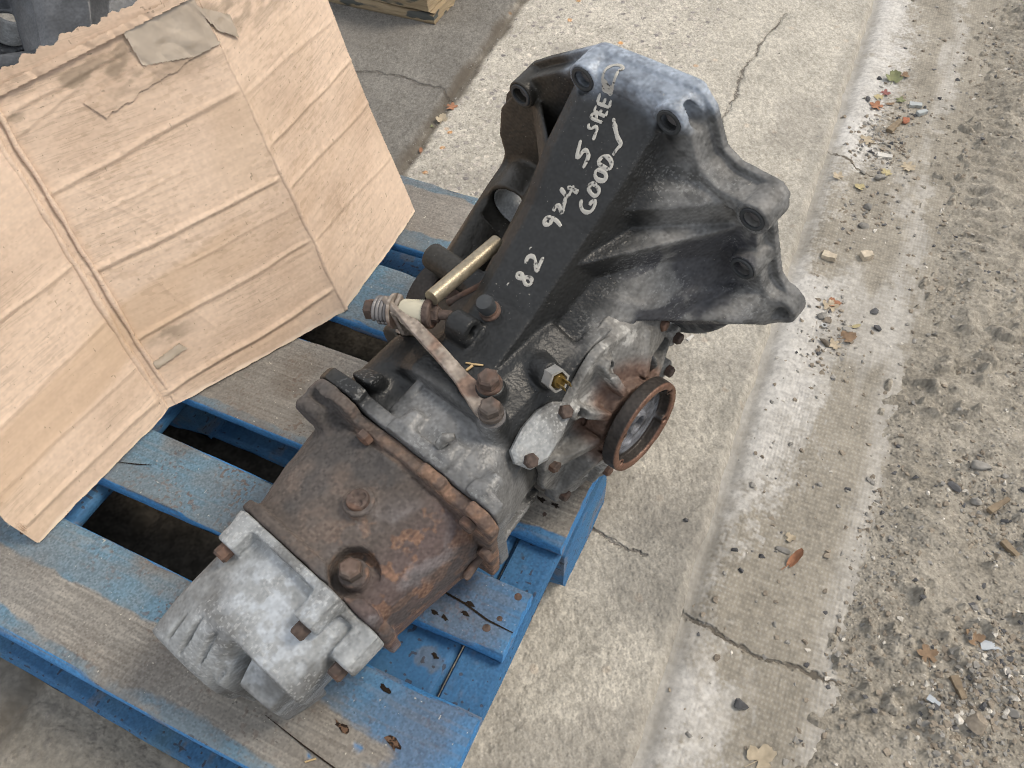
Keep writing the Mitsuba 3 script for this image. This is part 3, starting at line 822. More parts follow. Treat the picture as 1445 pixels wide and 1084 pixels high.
def scatter(pts, sizes, sink=0.25, seed=0):
    r = np.random.default_rng(seed); V, Fc, o = [], [], 0
    zs = z_at(pts[:, 0], pts[:, 1])
    for (x, y), s, z in zip(pts, sizes, zs):
        m = kinds[r.integers(len(kinds))]; a = r.uniform(0, 2 * np.pi); c, sn = math.cos(a), math.sin(a)
        v = m.vertices @ np.array([[c, sn, 0], [-sn, c, 0], [0, 0, 1]]) * s
        V.append(v + [x, y, z + s * (0.6 - sink - 0.2)]); Fc.append(m.faces + o); o += len(v)
    return trimesh.Trimesh(np.vstack(V), np.vstack(Fc), process=False)


def on_dirt(n, seed, dens):
    r = np.random.default_rng(seed); p = np.c_[r.uniform(0.14, 0.66, n * 5), r.uniform(0.25, 2.15, n * 5)]
    w = meshkit.fbm(np.c_[p * 6, 0 * p[:, 0]], 3, seed + 5)
    return p[r.uniform(size=len(p)) < np.clip((w - 0.38) * dens, 0.02, 1)][:n]


pp = on_dirt(9000, 3, 3.4)
r_ = np.random.default_rng(4)
cl_c = np.array([(0.0, 1.46), (0.01, 1.52), (0.03, 1.42), (0.03, 1.28), (0.02, 1.22), (0.02, 0.97), (0.04, 0.93), (0.05, 1.58), (0.27, 0.76), (0.30, 0.70), (0.31, 0.54), (0.27, 0.46), (0.32, 0.50), (0.29, 0.44), (0.34, 0.52)])
cl_n = [130, 110, 150, 60, 40, 70, 60, 70, 110, 120, 190, 190, 150, 180, 160]
cl = np.vstack([c + r_.normal(size=(n, 2)) * [0.024, 0.036] for c, n in zip(cl_c, cl_n)])
ye = r_.uniform(0.25, 2.05, 320)
few = np.vstack([np.c_[r_.uniform(-0.03, 0.12, 240), r_.uniform(0.3, 2.0, 240)], np.c_[0.152 + r_.normal(size=320) * 0.026, ye]])
allp = np.vstack([pp, cl, few])
allp = allp[allp[:, 0] > kerb_x(allp[:, 1]) + 0.004]
size = np.where(np.arange(len(allp)) < len(pp), 0.0009 + 0.0044 * r_.uniform(size=len(allp)) ** 4.0, 0.0014 + 0.0046 * r_.uniform(size=len(allp)) ** 2.0)
pick = r_.uniform(size=len(allp))
for k, (key, mat, lo, hi, lab) in enumerate([('gravel', 'stone_earth', 0, 0.5, 'earth-coloured grit scattered over the bare ground'), ('gravel_001', 'stone_grey', 0.5, 0.84, 'grey grit scattered over the bare ground'),
                                             ('gravel_002', 'stone_dark', 0.84, 0.93, 'dark grit scattered over the bare ground'), ('gravel_003', 'stone_pale', 0.93, 1.01, 'pale grit scattered over the bare ground')]):
    s = (pick >= lo) & (pick < hi)
    put(key, scatter(allp[s], size[s], seed=50 + k), mat); tag(key, lab, 'gravel', kind='stuff')
gp = np.c_[r_.uniform(-1.1, -0.08, 160), r_.uniform(0.2, 2.0, 160)]
jn = r_.uniform(1.05, 1.75, 120); gp = np.vstack([gp, np.c_[joint_x(jn) + 0.006 + r_.normal(size=120) * 0.007, jn]])
put('gravel_004', scatter(gp, 0.0009 + 0.0026 * r_.uniform(size=len(gp)) ** 3, seed=61), 'stone_grey'); tag('gravel_004', 'fine grit lying on the yard concrete and in its joint', 'gravel', kind='stuff')


# stones, wood scraps and shards one can point to: position, radius, material, squash
def stone(key, x, y, r, mat, label, seed, squash=0.6, cat='stone', stretch=(1, 1), turn=0.0, group=None):
    m = trimesh.subdivide_loop if False else pebble(seed, 16, squash)
    v, f = trimesh.remesh.subdivide(m.vertices, m.faces)
    v = v + 0.10 * fn(v + seed, 2.2, 2, seed)[:, None] * v
    v = v * [stretch[0], stretch[1], 1]; c, s = math.cos(turn), math.sin(turn)
    v = v @ np.array([[c, s, 0], [-s, c, 0], [0, 0, 1]]) * r
    k = put(key, trimesh.Trimesh(v + [x, y, float(z_at(x, y)[0]) + r * squash * 0.45], f, process=False), mat, 40)
    return tag(k, label, cat, group)


stone('stone', 0.238, 0.754, 0.0085, 'stone_dark', 'smooth dark grey pebble on the earth, left of the flat buried stone', 1, stretch=(1.3, .8), turn=-.5)
stone('stone', 0.262, 0.795, 0.0150, 'stone_grey', 'large flat grey stone half buried in the earth at the right', 2, 0.35, stretch=(1.25, .85))
stone('stone', 0.266, 0.742, 0.0080, 'stone_grey', 'round grey stone just below the flat buried stone', 3, 0.8)
stone('stone', 0.026, 1.275, 0.0095, 'stone_grey', 'angular light grey stone on the strip, above the round pebble', 4, 0.7, stretch=(.9, 1.25))
stone('stone', 0.031, 1.223, 0.0100, 'stone_grey', 'round grey pebble above the two sawn wood offcuts', 5, 0.75, stretch=(1.15, .9))
stone('stone', 0.030, 1.356, 0.0115, 'stone_grey', 'angular grey stone just below the debris heap', 6, 0.65, stretch=(1.2, .9), turn=.5)
stone('stone', 0.002, 1.362, 0.0075, 'stone_grey', 'smaller grey stone left of the angular one below the debris heap', 7, 0.7)
stone('stone', -0.036, 1.581, 0.0080, 'stone_dark', 'blackish slate splinter on the left of the debris heap', 8, 0.5, stretch=(.7, 1.7), turn=.35)
stone('stone', -0.030, 1.660, 0.0082, 'stone_dark', 'dark stone above the debris heap, beside the curled green leaf', 9, 0.6, stretch=(1.15, .85))
stone('stone', 0.011, 0.995, 0.0090, 'stone_grey', 'bluish grey stone right of the bell corner, beside the red leaf', 10, 0.7)
stone('stone', 0.023, 0.990, 0.0080, 'stone_earth', 'brown-grey stone above the small steel ring', 11, 0.7)
stone('stone', 0.083, 1.036, 0.0070, 'stone_dark', 'dark pebble alone on the strip, upper of two', 12, 0.7)
stone('stone', 0.094, 1.002, 0.0075, 'stone_dark', 'dark pebble alone on the strip, lower of two', 13, 0.7, stretch=(1.2, .9))
stone('stone', 0.029, 0.942, 0.0080, 'stone_earth', 'long earth-brown stone left of the brown folded leaf', 14, 0.6, stretch=(1.4, .8), turn=-.4)
stone('stone', 0.059, 0.580, 0.0085, 'stone_grey', 'grey flat stone touching the curled orange leaf', 15, 0.5, stretch=(1.2, .9))
stone('stone', 0.018, 0.529, 0.0052, 'stone_dark', 'small dark stone above the crack in the strip', 16, 0.7)
stone('earth_lump', 0.065, 0.371, 0.0095, 'stone_dark', 'black crumbly lump on the strip below the crack', 17, 0.7, 'lump', stretch=(1.2, .9))
stone('stone', -0.066, 0.567, 0.0035, 'stone_dark', 'tiny black pebble on the yard concrete by the strip edge', 18, 0.9)
stone('stone', 0.338, 0.482, 0.0100, 'stone_grey', 'grey stone in the pebble heap at the lower right edge', 19, 0.6)
stone('stone', 0.283, 0.449, 0.0070, 'stone_pale', 'pale square stone beside the black scrap, lower right', 20, 0.7)
stone('brick_fragment', 0.041, 1.541, 0.0115, 'brick', 'reddish brown brick fragment in the debris heap', 21, 0.7, 'brick', stretch=(.85, 1.25), turn=.25)


def splinter(key, x, y, L, w, h, turn, mat, label, cat, seed, lift=0.0):
    b = trimesh.creation.box((L, w, h)); v, f = trimesh.remesh.subdivide_to_size(b.vertices, b.faces, max(w, h) * 0.7)
    v = v + fn(v * 1.0 + seed, 120, 2, seed)[:, None] * [0.0012, 0.0012, 0.0006]
    v = v * (1 - 0.25 * (v[:, :1] > 0) * [0, 1, 0])
    c, s = math.cos(turn), math.sin(turn); v = v @ np.array([[c, s, 0], [-s, c, 0], [0, 0, 1]])
    k = put(key, trimesh.Trimesh(v + [x, y, float(z_at(x, y)[0]) + h * 0.55 + lift], f, process=False), mat)
    return tag(k, label, cat)


splinter('wood_offcut', -0.007, 1.123, 0.022, 0.014, 0.009, -0.08, 'chip_wood', 'pale sawn wood offcut, left of the pair on the strip', 'wood offcut', 1)
splinter('wood_offcut', 0.048, 1.150, 0.018, 0.015, 0.010, 0.55, 'chip_wood', 'pale sawn wood offcut, right of the pair on the strip', 'wood offcut', 2)
splinter('wood_splinter', 0.026, 1.517, 0.042, 0.012, 0.007, 1.25, 'bark', 'brown wood splinter standing in the debris heap below the brick fragment', 'wood splinter', 3)
splinter('wood_splinter', 0.313, 0.692, 0.024, 0.008, 0.006, -0.65, 'bark', 'small brown stick on the earth at the right edge', 'wood splinter', 4)
splinter('bark_piece', 0.278, 0.484, 0.026, 0.009, 0.007, -1.0, 'bark', 'yellowish curved piece of bark on the earth, lower right', 'bark', 5)
splinter('wood_splinter', 0.292, 0.748, 0.034, 0.008, 0.006, 0.95, 'bark', 'rotten wood splinter beside the flat buried stone', 'wood splinter', 6)
splinter('white_shard', 0.026, 1.423, 0.026, 0.012, 0.004, 0.1, 'white_shard', 'white curved china shard at the bottom of the debris heap', 'shard', 7)
splinter('glass_fragment', 0.065, 1.577, 0.020, 0.010, 0.007, 0.75, 'glass_chip', 'clear glass fragment at the right of the debris heap, lower one', 'glass', 8)
splinter('glass_fragment', 0.050, 1.598, 0.022, 0.013, 0.006, 0.2, 'glass_chip', 'clear glass fragment at the right of the debris heap, upper one', 'glass', 9)
splinter('plastic_scrap', 0.306, 0.552, 0.022, 0.012, 0.003, 0.3, 'blue_plastic', 'bluish white crumpled plastic scrap on the earth at the right', 'plastic scrap', 10)
splinter('plastic_scrap', 0.255, 0.456, 0.014, 0.007, 0.003, -0.3, 'blue_plastic', 'small blue plastic scrap on the earth, lower right', 'plastic scrap', 11)
splinter('paint_flake', -0.150, 0.890, 0.024, 0.017, 0.003, 0.15, 'white_shard', 'white flake on the concrete under the bell corner, larger one', 'flake', 12)
splinter('paint_flake', -0.158, 0.868, 0.014, 0.006, 0.002, 1.2, 'white_shard', 'narrow white flake on the concrete under the bell corner', 'flake', 13)
m_ = lathe([(0.0022, 0), (0.0045, 0), (0.0045, 0.003), (0.0022, 0.003), (0.0022, 0)], 20, at=(0.020, 0.976, float(z_at(0.02, 0.976)[0]) + 0.001))
put('steel_ring', m_, 'zinc'); tag('steel_ring', 'small shiny steel ring among stones right of the bell corner', 'ring')
m_ = lathe([(0, 0), (0.011, 0), (0.0105, 0.005), (0.0075, 0.014), (0.0065, 0.014), (0, 0.010)], 24, axis=(0.35, 0.5, 0.8), at=(0.300, 0.450, float(z_at(0.30, 0.45)[0]) - 0.001))
put('rubber_cap', m_, 'stone_earth', 40); tag('rubber_cap', 'dusty flared cap lying on the earth, lower right', 'cap')


def leaf(x, y, size, mat, label, turn=0.0, lobes=5, curl=0.5, seed=0, z=None, cat='leaf'):
    """a lobed leaf with a stalk, cupped and curled"""
    r = np.random.default_rng(seed); n = 12 * lobes
    th = np.linspace(-math.pi * 0.86, math.pi * 0.86, n)
    rad = size * (0.50 + 0.5 * np.abs(np.cos(th * lobes / 2 * 1.02)) ** 0.8) * (0.72 + 0.28 * np.cos(th * 0.55)) * r.uniform(0.90, 1.08, n)
    ring = np.c_[rad * np.cos(th), rad * np.sin(th) * (0.42 if lobes == 1 else 1.0)] * .9
    P = np.vstack([[[-0.1 * size, 0]], ring * 0.5, ring]); f = []
    for k in range(n - 1):
        f += [[0, 1 + k, 2 + k], [1 + k, 1 + n + k, 2 + n + k], [1 + k, 2 + n + k, 2 + k]]
    zz = curl * (0.9 * P[:, 1] ** 2 + 0.5 * P[:, 0] ** 2 * (P[:, 0] > 0)) / size + 0.16 * size * (meshkit.noise(np.c_[P / size * 2.4, 0 * P[:, 0] + seed], seed) - 0.5)
    c, s = math.cos(turn), math.sin(turn)
    v = np.c_[P, zz - zz.min()] @ np.array([[c, s, 0], [-s, c, 0], [0, 0, 1]])
    st = tube([(-0.1 * size, 0, zz[0] - zz.min()), (-0.5 * size, 0.05 * size, 0.10 * size), (-0.95 * size, 0.12 * size, 0.12 * size)], 0.03 * size, 5)
    st.vertices = st.vertices @ np.array([[c, s, 0], [-s, c, 0], [0, 0, 1]])
    z0 = float(z_at(x, y)[0]) if z is None else z
    k = put('fallen_leaf', place(join([trimesh.Trimesh(v, f, process=False), st]), t=(x, y, z0 + 0.0016)), mat, True)
    return tag(k, label, cat)


leaf(-0.016, 1.567, 0.017, 'leaf_orange', 'bright orange lobed leaf in the debris heap', 2.9, 5, .3, 1)
leaf(-0.014, 1.453, 0.018, 'leaf_pale', 'pale yellow star-shaped leaf left of the debris heap', 1.2, 5, .15, 2)
leaf(-0.010, 1.617, 0.012, 'leaf_red', 'dull purple-red leaf above the orange one', .4, 5, .4, 3)
leaf(-0.018, 1.598, 0.012, 'leaf_yellow', 'yellow leaf touching the orange one', 2.0, 5, .3, 4)
leaf(-0.004, 1.669, 0.023, 'leaf_green', 'large curled green-brown leaf at the top of the debris heap', 1.6, 3, 1.0, 5)
leaf(0.012, 1.692, 0.014, 'leaf_brown', 'tan leaf at the top right of the debris heap', -.6, 3, .6, 6)
leaf(0.020, 1.605, 0.012, 'leaf_green', 'small pale green leaf in the middle of the debris heap', .2, 5, .3, 7)
leaf(0.002, 1.585, 0.013, 'leaf_brown', 'narrow russet leaf right of the orange one', .3, 1, .6, 8)
leaf(0.068, 1.405, 0.017, 'leaf_pale', 'tan leaf with many points right of the white shard', .5, 7, .3, 9)
leaf(0.037, 1.376, 0.012, 'leaf_yellow', 'cream leaf between the white shard and the angular stone', 1.1, 5, .3, 10)
leaf(-0.037, 1.327, 0.013, 'leaf_pale', 'cream leaf alone on the strip, left of the stones', 2.6, 5, .4, 11)
leaf(0.004, 1.319, 0.012, 'leaf_yellow', 'yellow-green leaf above the angular light stone', 3.0, 3, .4, 12)
leaf(0.019, 1.019, 0.016, 'leaf_pale', 'cream leaf right of the bell corner', 1.6, 5, .4, 13)
leaf(0.022, 1.029, 0.013, 'leaf_orange', 'salmon red leaf on top of the cream one right of the bell corner', .2, 3, .4, 14)
leaf(0.057, 0.965, 0.016, 'leaf_brown', 'folded light brown leaf with a hole, right of the steel ring', .7, 3, .7, 15)
leaf(0.044, 0.945, 0.013, 'leaf_pale', 'cream leaf under the folded brown one', 3.7, 5, .4, 16)
leaf(0.062, 0.992, 0.011, 'leaf_yellow', 'narrow yellow curled leaf above the folded brown one', .5, 1, .8, 17)
leaf(0.073, 0.567, 0.019, 'leaf_orange', 'curled orange leaf standing on the strip', 1.15, 1, 2.4, 18)
leaf(0.062, 0.600, 0.009, 'leaf_pale', 'small bleached leaf above the curled orange one', .4, 3, .5, 19)
leaf(0.100, 0.323, 0.021, 'leaf_pale', 'dry buff leaf at the bottom edge of the picture on the strip', 1.0, 3, .7, 20)
leaf(0.242, 0.509, 0.015, 'leaf_brown', 'tan oak-like leaf on the earth, lower right', 2.0, 5, .3, 21)
leaf(0.288, 0.552, 0.014, 'leaf_brown', 'torn brown leaf beside the plastic scrap', 2.4, 3, .6, 22)
leaf(-0.776, 1.258, 0.015, 'leaf_orange', 'red leaf in the joint of the yard concrete', .4, 5, .3, 23)
leaf(-0.772, 1.215, 0.016, 'leaf_pale', 'cream curled leaf in the joint, below the red one', 1.9, 3, .9, 24)
leaf(-0.784, 1.192, 0.011, 'leaf_green', 'small green leaf in the joint, lowest of three', 2.8, 1, .5, 25)
leaf(-0.765, 1.115, 0.012, 'leaf_orange', 'orange leaf scrap at the back edge of the blue pallet', 2.1, 1, .4, 26)

# ---------------------------------------------------------------- the blue pallet
def beam(x0, x1, yf, yb, z0, z1, seed, along='x', step=0.007, wob=0.0012, chip=0.0022, holes=()):
    """a sawn board from x0 to x1; yf/yb = (edge at x0, edge at x1)"""
    xs = np.arange(x0, x1 + step * 0.5, step); nx = len(xs); ny, nz = 20, 4
    ring = [(k / ny, 0) for k in range(ny)] + [(1, k / nz) for k in range(nz)] + [(1 - k / ny, 1) for k in range(ny)] + [(0, 1 - k / nz) for k in range(nz)]
    ring = np.array(ring); m = len(ring)
    t = (xs - x0) / (x1 - x0)
    YF = yf[0] + (yf[1] - yf[0]) * t; YB = yb[0] + (yb[1] - yb[0]) * t
    X = np.repeat(xs[:, None], m, 1); Yq = YF[:, None] + (YB - YF)[:, None] * ring[None, :, 0]; Z = np.broadcast_to(z0 + (z1 - z0) * ring[None, :, 1], X.shape).copy()
    e = 0.0016                                                # eased edges
    edge = np.minimum(ring[:, 0], 1 - ring[:, 0]) < 1e-9; corner = edge & (np.minimum(ring[:, 1], 1 - ring[:, 1]) < 1e-9)
    P = np.stack([X, Yq, Z], -1); flat = P.reshape(-1, 3) + seed * 1.7
    ero = np.clip(meshkit.fbm(flat * [9, 40, 40], 3, seed) - 0.47, 0, 1) * 2 * chip * 4
    ero = ero.reshape(X.shape)
    sy = np.where(ring[:, 0] < 0.5, 1, -1); sz = np.where(ring[:, 1] < 0.5, 1, -1)
    P[..., 1] += corner * sy * (e + ero); P[..., 2] += corner * sz * (e * 0.6 + ero * 0.35)
    P[..., 1] += (edge & ~corner) * sy * ero * 0.4
    w = (meshkit.fbm(flat * [3, 8, 8], 2, seed + 1) - 0.5).reshape(X.shape) * wob * 2
    P[..., 2] += w; P[..., 1] += (meshkit.noise(np.c_[flat[:, 0] * 4, flat[:, :1] * 0 + seed, flat[:, 2] * 0], seed) - 0.5).reshape(X.shape) * 0.003
    for hx, hy, hr, hd in holes:
        q = np.clip(1 - np.hypot((P[..., 0] - hx) * 0.7, P[..., 1] - hy) / hr, 0, 1); P[..., 2] -= hd * q * (ring[:, 1] > 0.99)
    end = (meshkit.fbm(np.c_[ring * 9, ring[:, :1] * 0 + seed], 3, seed) - 0.5) * 0.004
    P[-1, :, 0] += end; P[0, :, 0] -= end
    v = P.reshape(-1, 3); f = []
    i = np.arange(nx * m).reshape(nx, m); j = np.roll(i, -1, 1)
    f = [np.stack([i[:-1].ravel(), i[1:].ravel(), j[1:].ravel()], 1), np.stack([i[:-1].ravel(), j[1:].ravel(), j[:-1].ravel()], 1)]
    c0, c1 = len(v), len(v) + 1
    v = np.vstack([v, P[0].mean(0), P[-1].mean(0)])
    f += [np.stack([np.full(m, c0), i[0], j[0]], 1), np.stack([np.full(m, c1), j[-1], i[-1]], 1)]
    if along == 'y': v = v[:, [1, 0, 2]]; f = [q[:, ::-1] for q in f]
    me = trimesh.Trimesh(v, np.vstack(f), process=False)
    if me.volume < 0: me.invert()
    return me


PX0, PX1 = -1.372, -0.170
deck = [((0.0655, 0.0655), (0.1998, 0.1998), 1), ((0.2490, 0.2600), (0.3465, 0.3366), 2), ((0.3945, 0.3935), (0.5400, 0.5390), 3), ((0.5900, 0.5850), (0.7020, 0.6960), 4), ((0.7440, 0.7430), (0.8840, 0.8830), 5)]
tag('blue_pallet', 'worn blue-painted wooden pallet under the gearbox and the cardboard', 'pallet')
dz = [(0.130, 0.150), (0.1305, 0.1505), (0.1297, 0.1497), (0.130, 0.150), (0.1302, 0.1502)]
hole = {1: [(-0.262, 0.125, 0.008, 0.004), (-0.235, 0.088, 0.009, 0.004), (-0.30, 0.10, 0.006, 0.003)], 2: [(-0.29, 0.285, 0.006, 0.004), (-0.275, 0.297, 0.005, 0.003)], 3: [(-0.30, 0.44, 0.007, 0.004), (-0.262, 0.425, 0.006, 0.004), (-0.25, 0.46, 0.007, 0.004)]}
for (yf, yb, s), (z0, z1) in zip(deck, dz):
    put('blue_pallet__deck_board', beam(PX0, PX1 - (0.0, 0.004, 0.001, 0.006, 0.002)[s - 1], yf, yb, z0, z1, s, holes=hole.get(s, ())), 'pallet_wood', 35)
for s, (a, b) in enumerate([(-0.2215, -0.1715), (-0.335, -0.2235), (-0.845, -0.702), (-1.37, -1.23)]):
    put('blue_pallet__cross_board', beam(0.068, 0.882, (a, a), (b, b), 0.109 + 0.0006 * s, 0.1292, 20 + s, along='y'), 'pallet_wood_under', 35)
for s, (xa, xb, ya, yb) in enumerate([(-0.318, -0.200, 0.076, 0.160), (-0.315, -0.167, 0.402, 0.540), (-0.318, -0.176, 0.78, 0.878), (-0.84, -0.70, 0.075, 0.165), (-0.84, -0.70, 0.40, 0.54), (-0.84, -0.70, 0.78, 0.878), (-1.36, -1.23, 0.075, 0.165), (-1.36, -1.23, 0.40, 0.54), (-1.36, -1.23, 0.78, 0.878)]):
    put('blue_pallet__block', beam(xa, xb, (ya, ya), (yb, yb), 0.0285, 0.1083, 40 + s, chip=0.0035), 'pallet_wood_under', 35)
for s, (ya, yb, x1) in enumerate([(0.0515, 0.148, -0.205), (0.418, 0.520, -0.176), (0.79, 0.875, -0.18)]):
    put('blue_pallet__bottom_board', beam(PX0, x1, (ya, ya), (yb, yb), 0.006, 0.0278, 60 + s, chip=0.003), 'pallet_wood_under', 35)
NAILS = [(-0.187, 0.325, 0.1506), (-0.202, 0.281, 0.1506), (-0.194, 0.2955, 0.1500), (-0.245, 0.44, 0.1498), (-0.203, 0.426, 0.1495), (-0.78, 0.285, 0.1506), (-0.76, 0.315, 0.1506), (-0.79, 0.10, 0.150), (-0.62, 0.615, 0.150), (-0.733, 0.165, 0.1500), (-0.745, 0.455, 0.1498)]
for x, y, z in NAILS:
    put('blue_pallet__nail', lathe([(0, -0.004), (0.0042, -0.004), (0.0044, 0.0004), (0.003, 0.0009), (0, 0.0010)], 14, axis=(random.uniform(-.1, .1), random.uniform(-.1, .1), 1), at=(x, y, z - 0.0004)), 'bolt_rust', 40)


def crack(pts, w, z, key):
    """a split in a board: a thin dark sliver sunk in its top"""
    P = np.array(pts, float); n = len(P); ww = w * np.r_[0.3, np.ones(n - 2), 0.4]
    t = np.gradient(P, axis=0); t /= np.linalg.norm(t, axis=1, keepdims=True); nn = np.c_[-t[:, 1], t[:, 0]] * ww[:, None]
    v = np.vstack([np.c_[P + nn, np.full(n, z)], np.c_[P - nn, np.full(n, z)]]); f = []
    for k in range(n - 1): f += [[k, n + k, n + k + 1], [k, n + k + 1, k + 1]]
    lo = v - [0, 0, 0.003]
    return put(key, join([trimesh.Trimesh(v, f, process=False)]), 'split_dark')


crack([(-0.335, 0.306), (-0.30, 0.302), (-0.27, 0.299), (-0.235, 0.2955), (-0.205, 0.289), (-0.175, 0.2875)], 0.0011, 0.1513, 'blue_pallet__split')
crack([(-0.248, 0.345), (-0.244, 0.362), (-0.247, 0.378), (-0.2445, 0.393)], 0.0012, 0.1302, 'blue_pallet__split')
for hx, hy, hr, hz in [(-.266, .184, .0058, .1503), (-.287, .135, .0068, .1503), (-.233, .142, .0082, .1503), (-.258, .274, .0042, .1509), (-.247, .273, .0040, .1509), (-.230, .286, .0044, .1509), (-.230, .2975, .0046, .1510), (-.212, .442, .0052, .1500), (-.196, .442, .0050, .1500), (-.240, .417, .0050, .1500), (-.242, .239, .0042, .1300)]:
    r2 = np.random.default_rng(int(hx * -1e4)); t_ = np.linspace(0, 2 * np.pi, 12, endpoint=False); rr_ = hr * .85 * r2.uniform(.45, 1.25, 12)
    pit_ = np.vstack([np.c_[hx + 1.5 * rr_ * np.cos(t_), hy + .72 * rr_ * np.sin(t_) - .25 * rr_ * np.cos(t_), np.full(12, hz)], [[hx, hy, hz + .0002]]])
    put('blue_pallet__gouge', trimesh.Trimesh(pit_, [[k, (k + 1) % 12, 12] for k in range(12)], process=False), 'split_rusty' if hr > .006 else 'split_dark')
crack([(-0.36, 0.113), (-0.31, 0.105), (-0.27, 0.100), (-0.235, 0.101)], 0.0007, 0.1508, 'blue_pallet__split')
crack([(-0.70, 0.282), (-0.672, 0.290), (-0.655, 0.2965)], 0.0008, 0.1516, 'blue_pallet__split')

# the pallet stack at the back: end of a bare wooden bearer
tag('wooden_pallet', 'weathered bare wooden pallet end at the top edge, behind the cardboard', 'pallet')
put('wooden_pallet__bottom_board', beam(-2.1, -0.945, (1.500, 1.500), (1.600, 1.600), 0.005, 0.030, 71, chip=0.004), 'old_wood', 35)
put('wooden_pallet__block', beam(-1.13, -0.952, (1.503, 1.503), (1.597, 1.597), 0.0305, 0.110, 72, chip=0.004), 'old_wood', 35)
put('wooden_pallet__block', beam(-1.9, -1.6, (1.503, 1.503), (1.597, 1.597), 0.0305, 0.110, 73, chip=0.004), 'old_wood', 35)
put('wooden_pallet__cross_board', beam(1.495, 2.3, (-1.13, -1.13), (-0.955, -0.955), 0.1105, 0.131, 74, along='y'), 'old_wood', 35)
put('wooden_pallet__deck_board', beam(-2.1, -0.95, (1.49, 1.49), (1.60, 1.60), 0.1315, 0.152, 75), 'old_wood', 35)

# ---------------------------------------------------------------- the flattened cardboard box, leaning back on the metal behind it
CB0, CB3 = np.array([-0.7046, 0.1611, 0.15]), np.array([-0.5852, 0.8123, 0.15])
CD = nrm([-0.41780, 0.21413, 0.88295])
LM, LR, LL = 0.2579, 0.2116, 0.2110
ER, EL = nrm(CB3 - CB2), nrm(CB0 - CB1)
# creases: (s0, t0, s1, t1, height, width, panel)
CREASE = [('m', 0, .283, .258, .308, .0030, .005), ('m', 0, .189, .258, .196, .0034, .005), ('m', 0, .097, .258, .108, .0024, .004), ('m', 0, .022, .258, .036, .0042, .005), ('m', 0, .369, .16, .390, .0022, .004), ('m', .0, .345, .10, .372, .0014, .003), ('m', .04, .28, .13, .16, .0007, .003), ('m', .06, .16, .10, .06, .0006, .003), ('m', 0, .242, .16, .250, .0010, .003), ('m', .10, .150, .258, .158, .0012, .003),
          ('r', 0, .235, .21, .228, .0026, .004), ('r', 0, .178, .21, .168, .0024, .004), ('r', 0, .105, .21, .09, .0016, .003), ('r', .06, .01, .09, .20, .0012, .004), ('r', 0, .30, .21, .285, .0016, .004), ('l', 0, .208, .22, .216, .0026, .004), ('l', 0, .135, .22, .125, .0012, .004), ('l', 0, .022, .22, .03, .0022, .005), ('l', 0, .07, .22, .075, .0010, .004)]


def card_disp(panel, s, t):
    d = np.zeros_like(s)
    for p, s0, t0, s1, t1, h, w in CREASE:
        if p != panel: continue
        e = np.array([s1 - s0, t1 - t0]); L = np.linalg.norm(e); k = ((s - s0) * e[0] + (t - t0) * e[1]) / L; q = (-(s - s0) * e[1] + (t - t0) * e[0]) / L
        q = q + 0.0028 * (meshkit.noise(np.c_[k * 22, 0 * k + 10 * h * 1000, 0 * k], 3) - 0.5)
        fade = np.clip(k / 0.03 + 0.5, 0, 1) * np.clip((L - k) / 0.03 + 0.5, 0, 1)
        w = w * .62
        d += h * (np.exp(-(q / w) ** 2) - 0.22 * np.exp(-((q + 1.6 * w) / (w * 1.3)) ** 2)) * fade
    o = {'m': 0, 'r': 3, 'l': 7}[panel]
    P = np.c_[s, t, 0 * s + o]
    d += 0.010 * (meshkit.noise(P * [7, 6, 1], 41) - 0.5) + 0.0007 * fn(P, 24, 3, 42) + 0.0007 * (meshkit.noise(P * [2.5, 170, 1], 43) - 0.5)
    return d


def panel(key, B, E, L, top, pn, ns, nt, sgn, flip):
    N = nrm(np.cross(E, CD)) * sgn                           # faces the camera
    base, tp = top
    def f(s, t):
        tt = base(s) + t * (tp(s) - base(s))
        dd = card_disp(pn, s, tt)
        fold0, fold1 = np.clip(s / 0.012, 0, 1), np.clip((L - s) / 0.012, 0, 1)
        hinge = {'m': fold0 * fold1, 'r': fold0, 'l': fold0}[pn]
        dd = dd * (0.15 + 0.85 * hinge)
        return B + s[:, None] * E + tt[:, None] * CD + dd[:, None] * N
    front = grid(f, 0, L, ns, 0, 1, nt)
    v = np.vstack([front.vertices, front.vertices - N * 0.0042]); n = len(front.vertices)
    ff = [front.faces, front.faces[:, ::-1] + n]
    i = np.arange(ns * nt).reshape(ns, nt)
    loop = np.r_[i[:, 0], i[-1, 1:], i[::-1, -1][1:], i[0, ::-1][1:]]
    a, b = loop[:-1], loop[1:]
    ff += [np.stack([a, a + n, b + n], 1), np.stack([a, b + n, b], 1)]
    me = trimesh.Trimesh(v, np.vstack(ff), process=False)
    if (front.face_normals @ N).mean() < 0: me.invert()
    return put(key, me, 'cardboard', 40), f, N


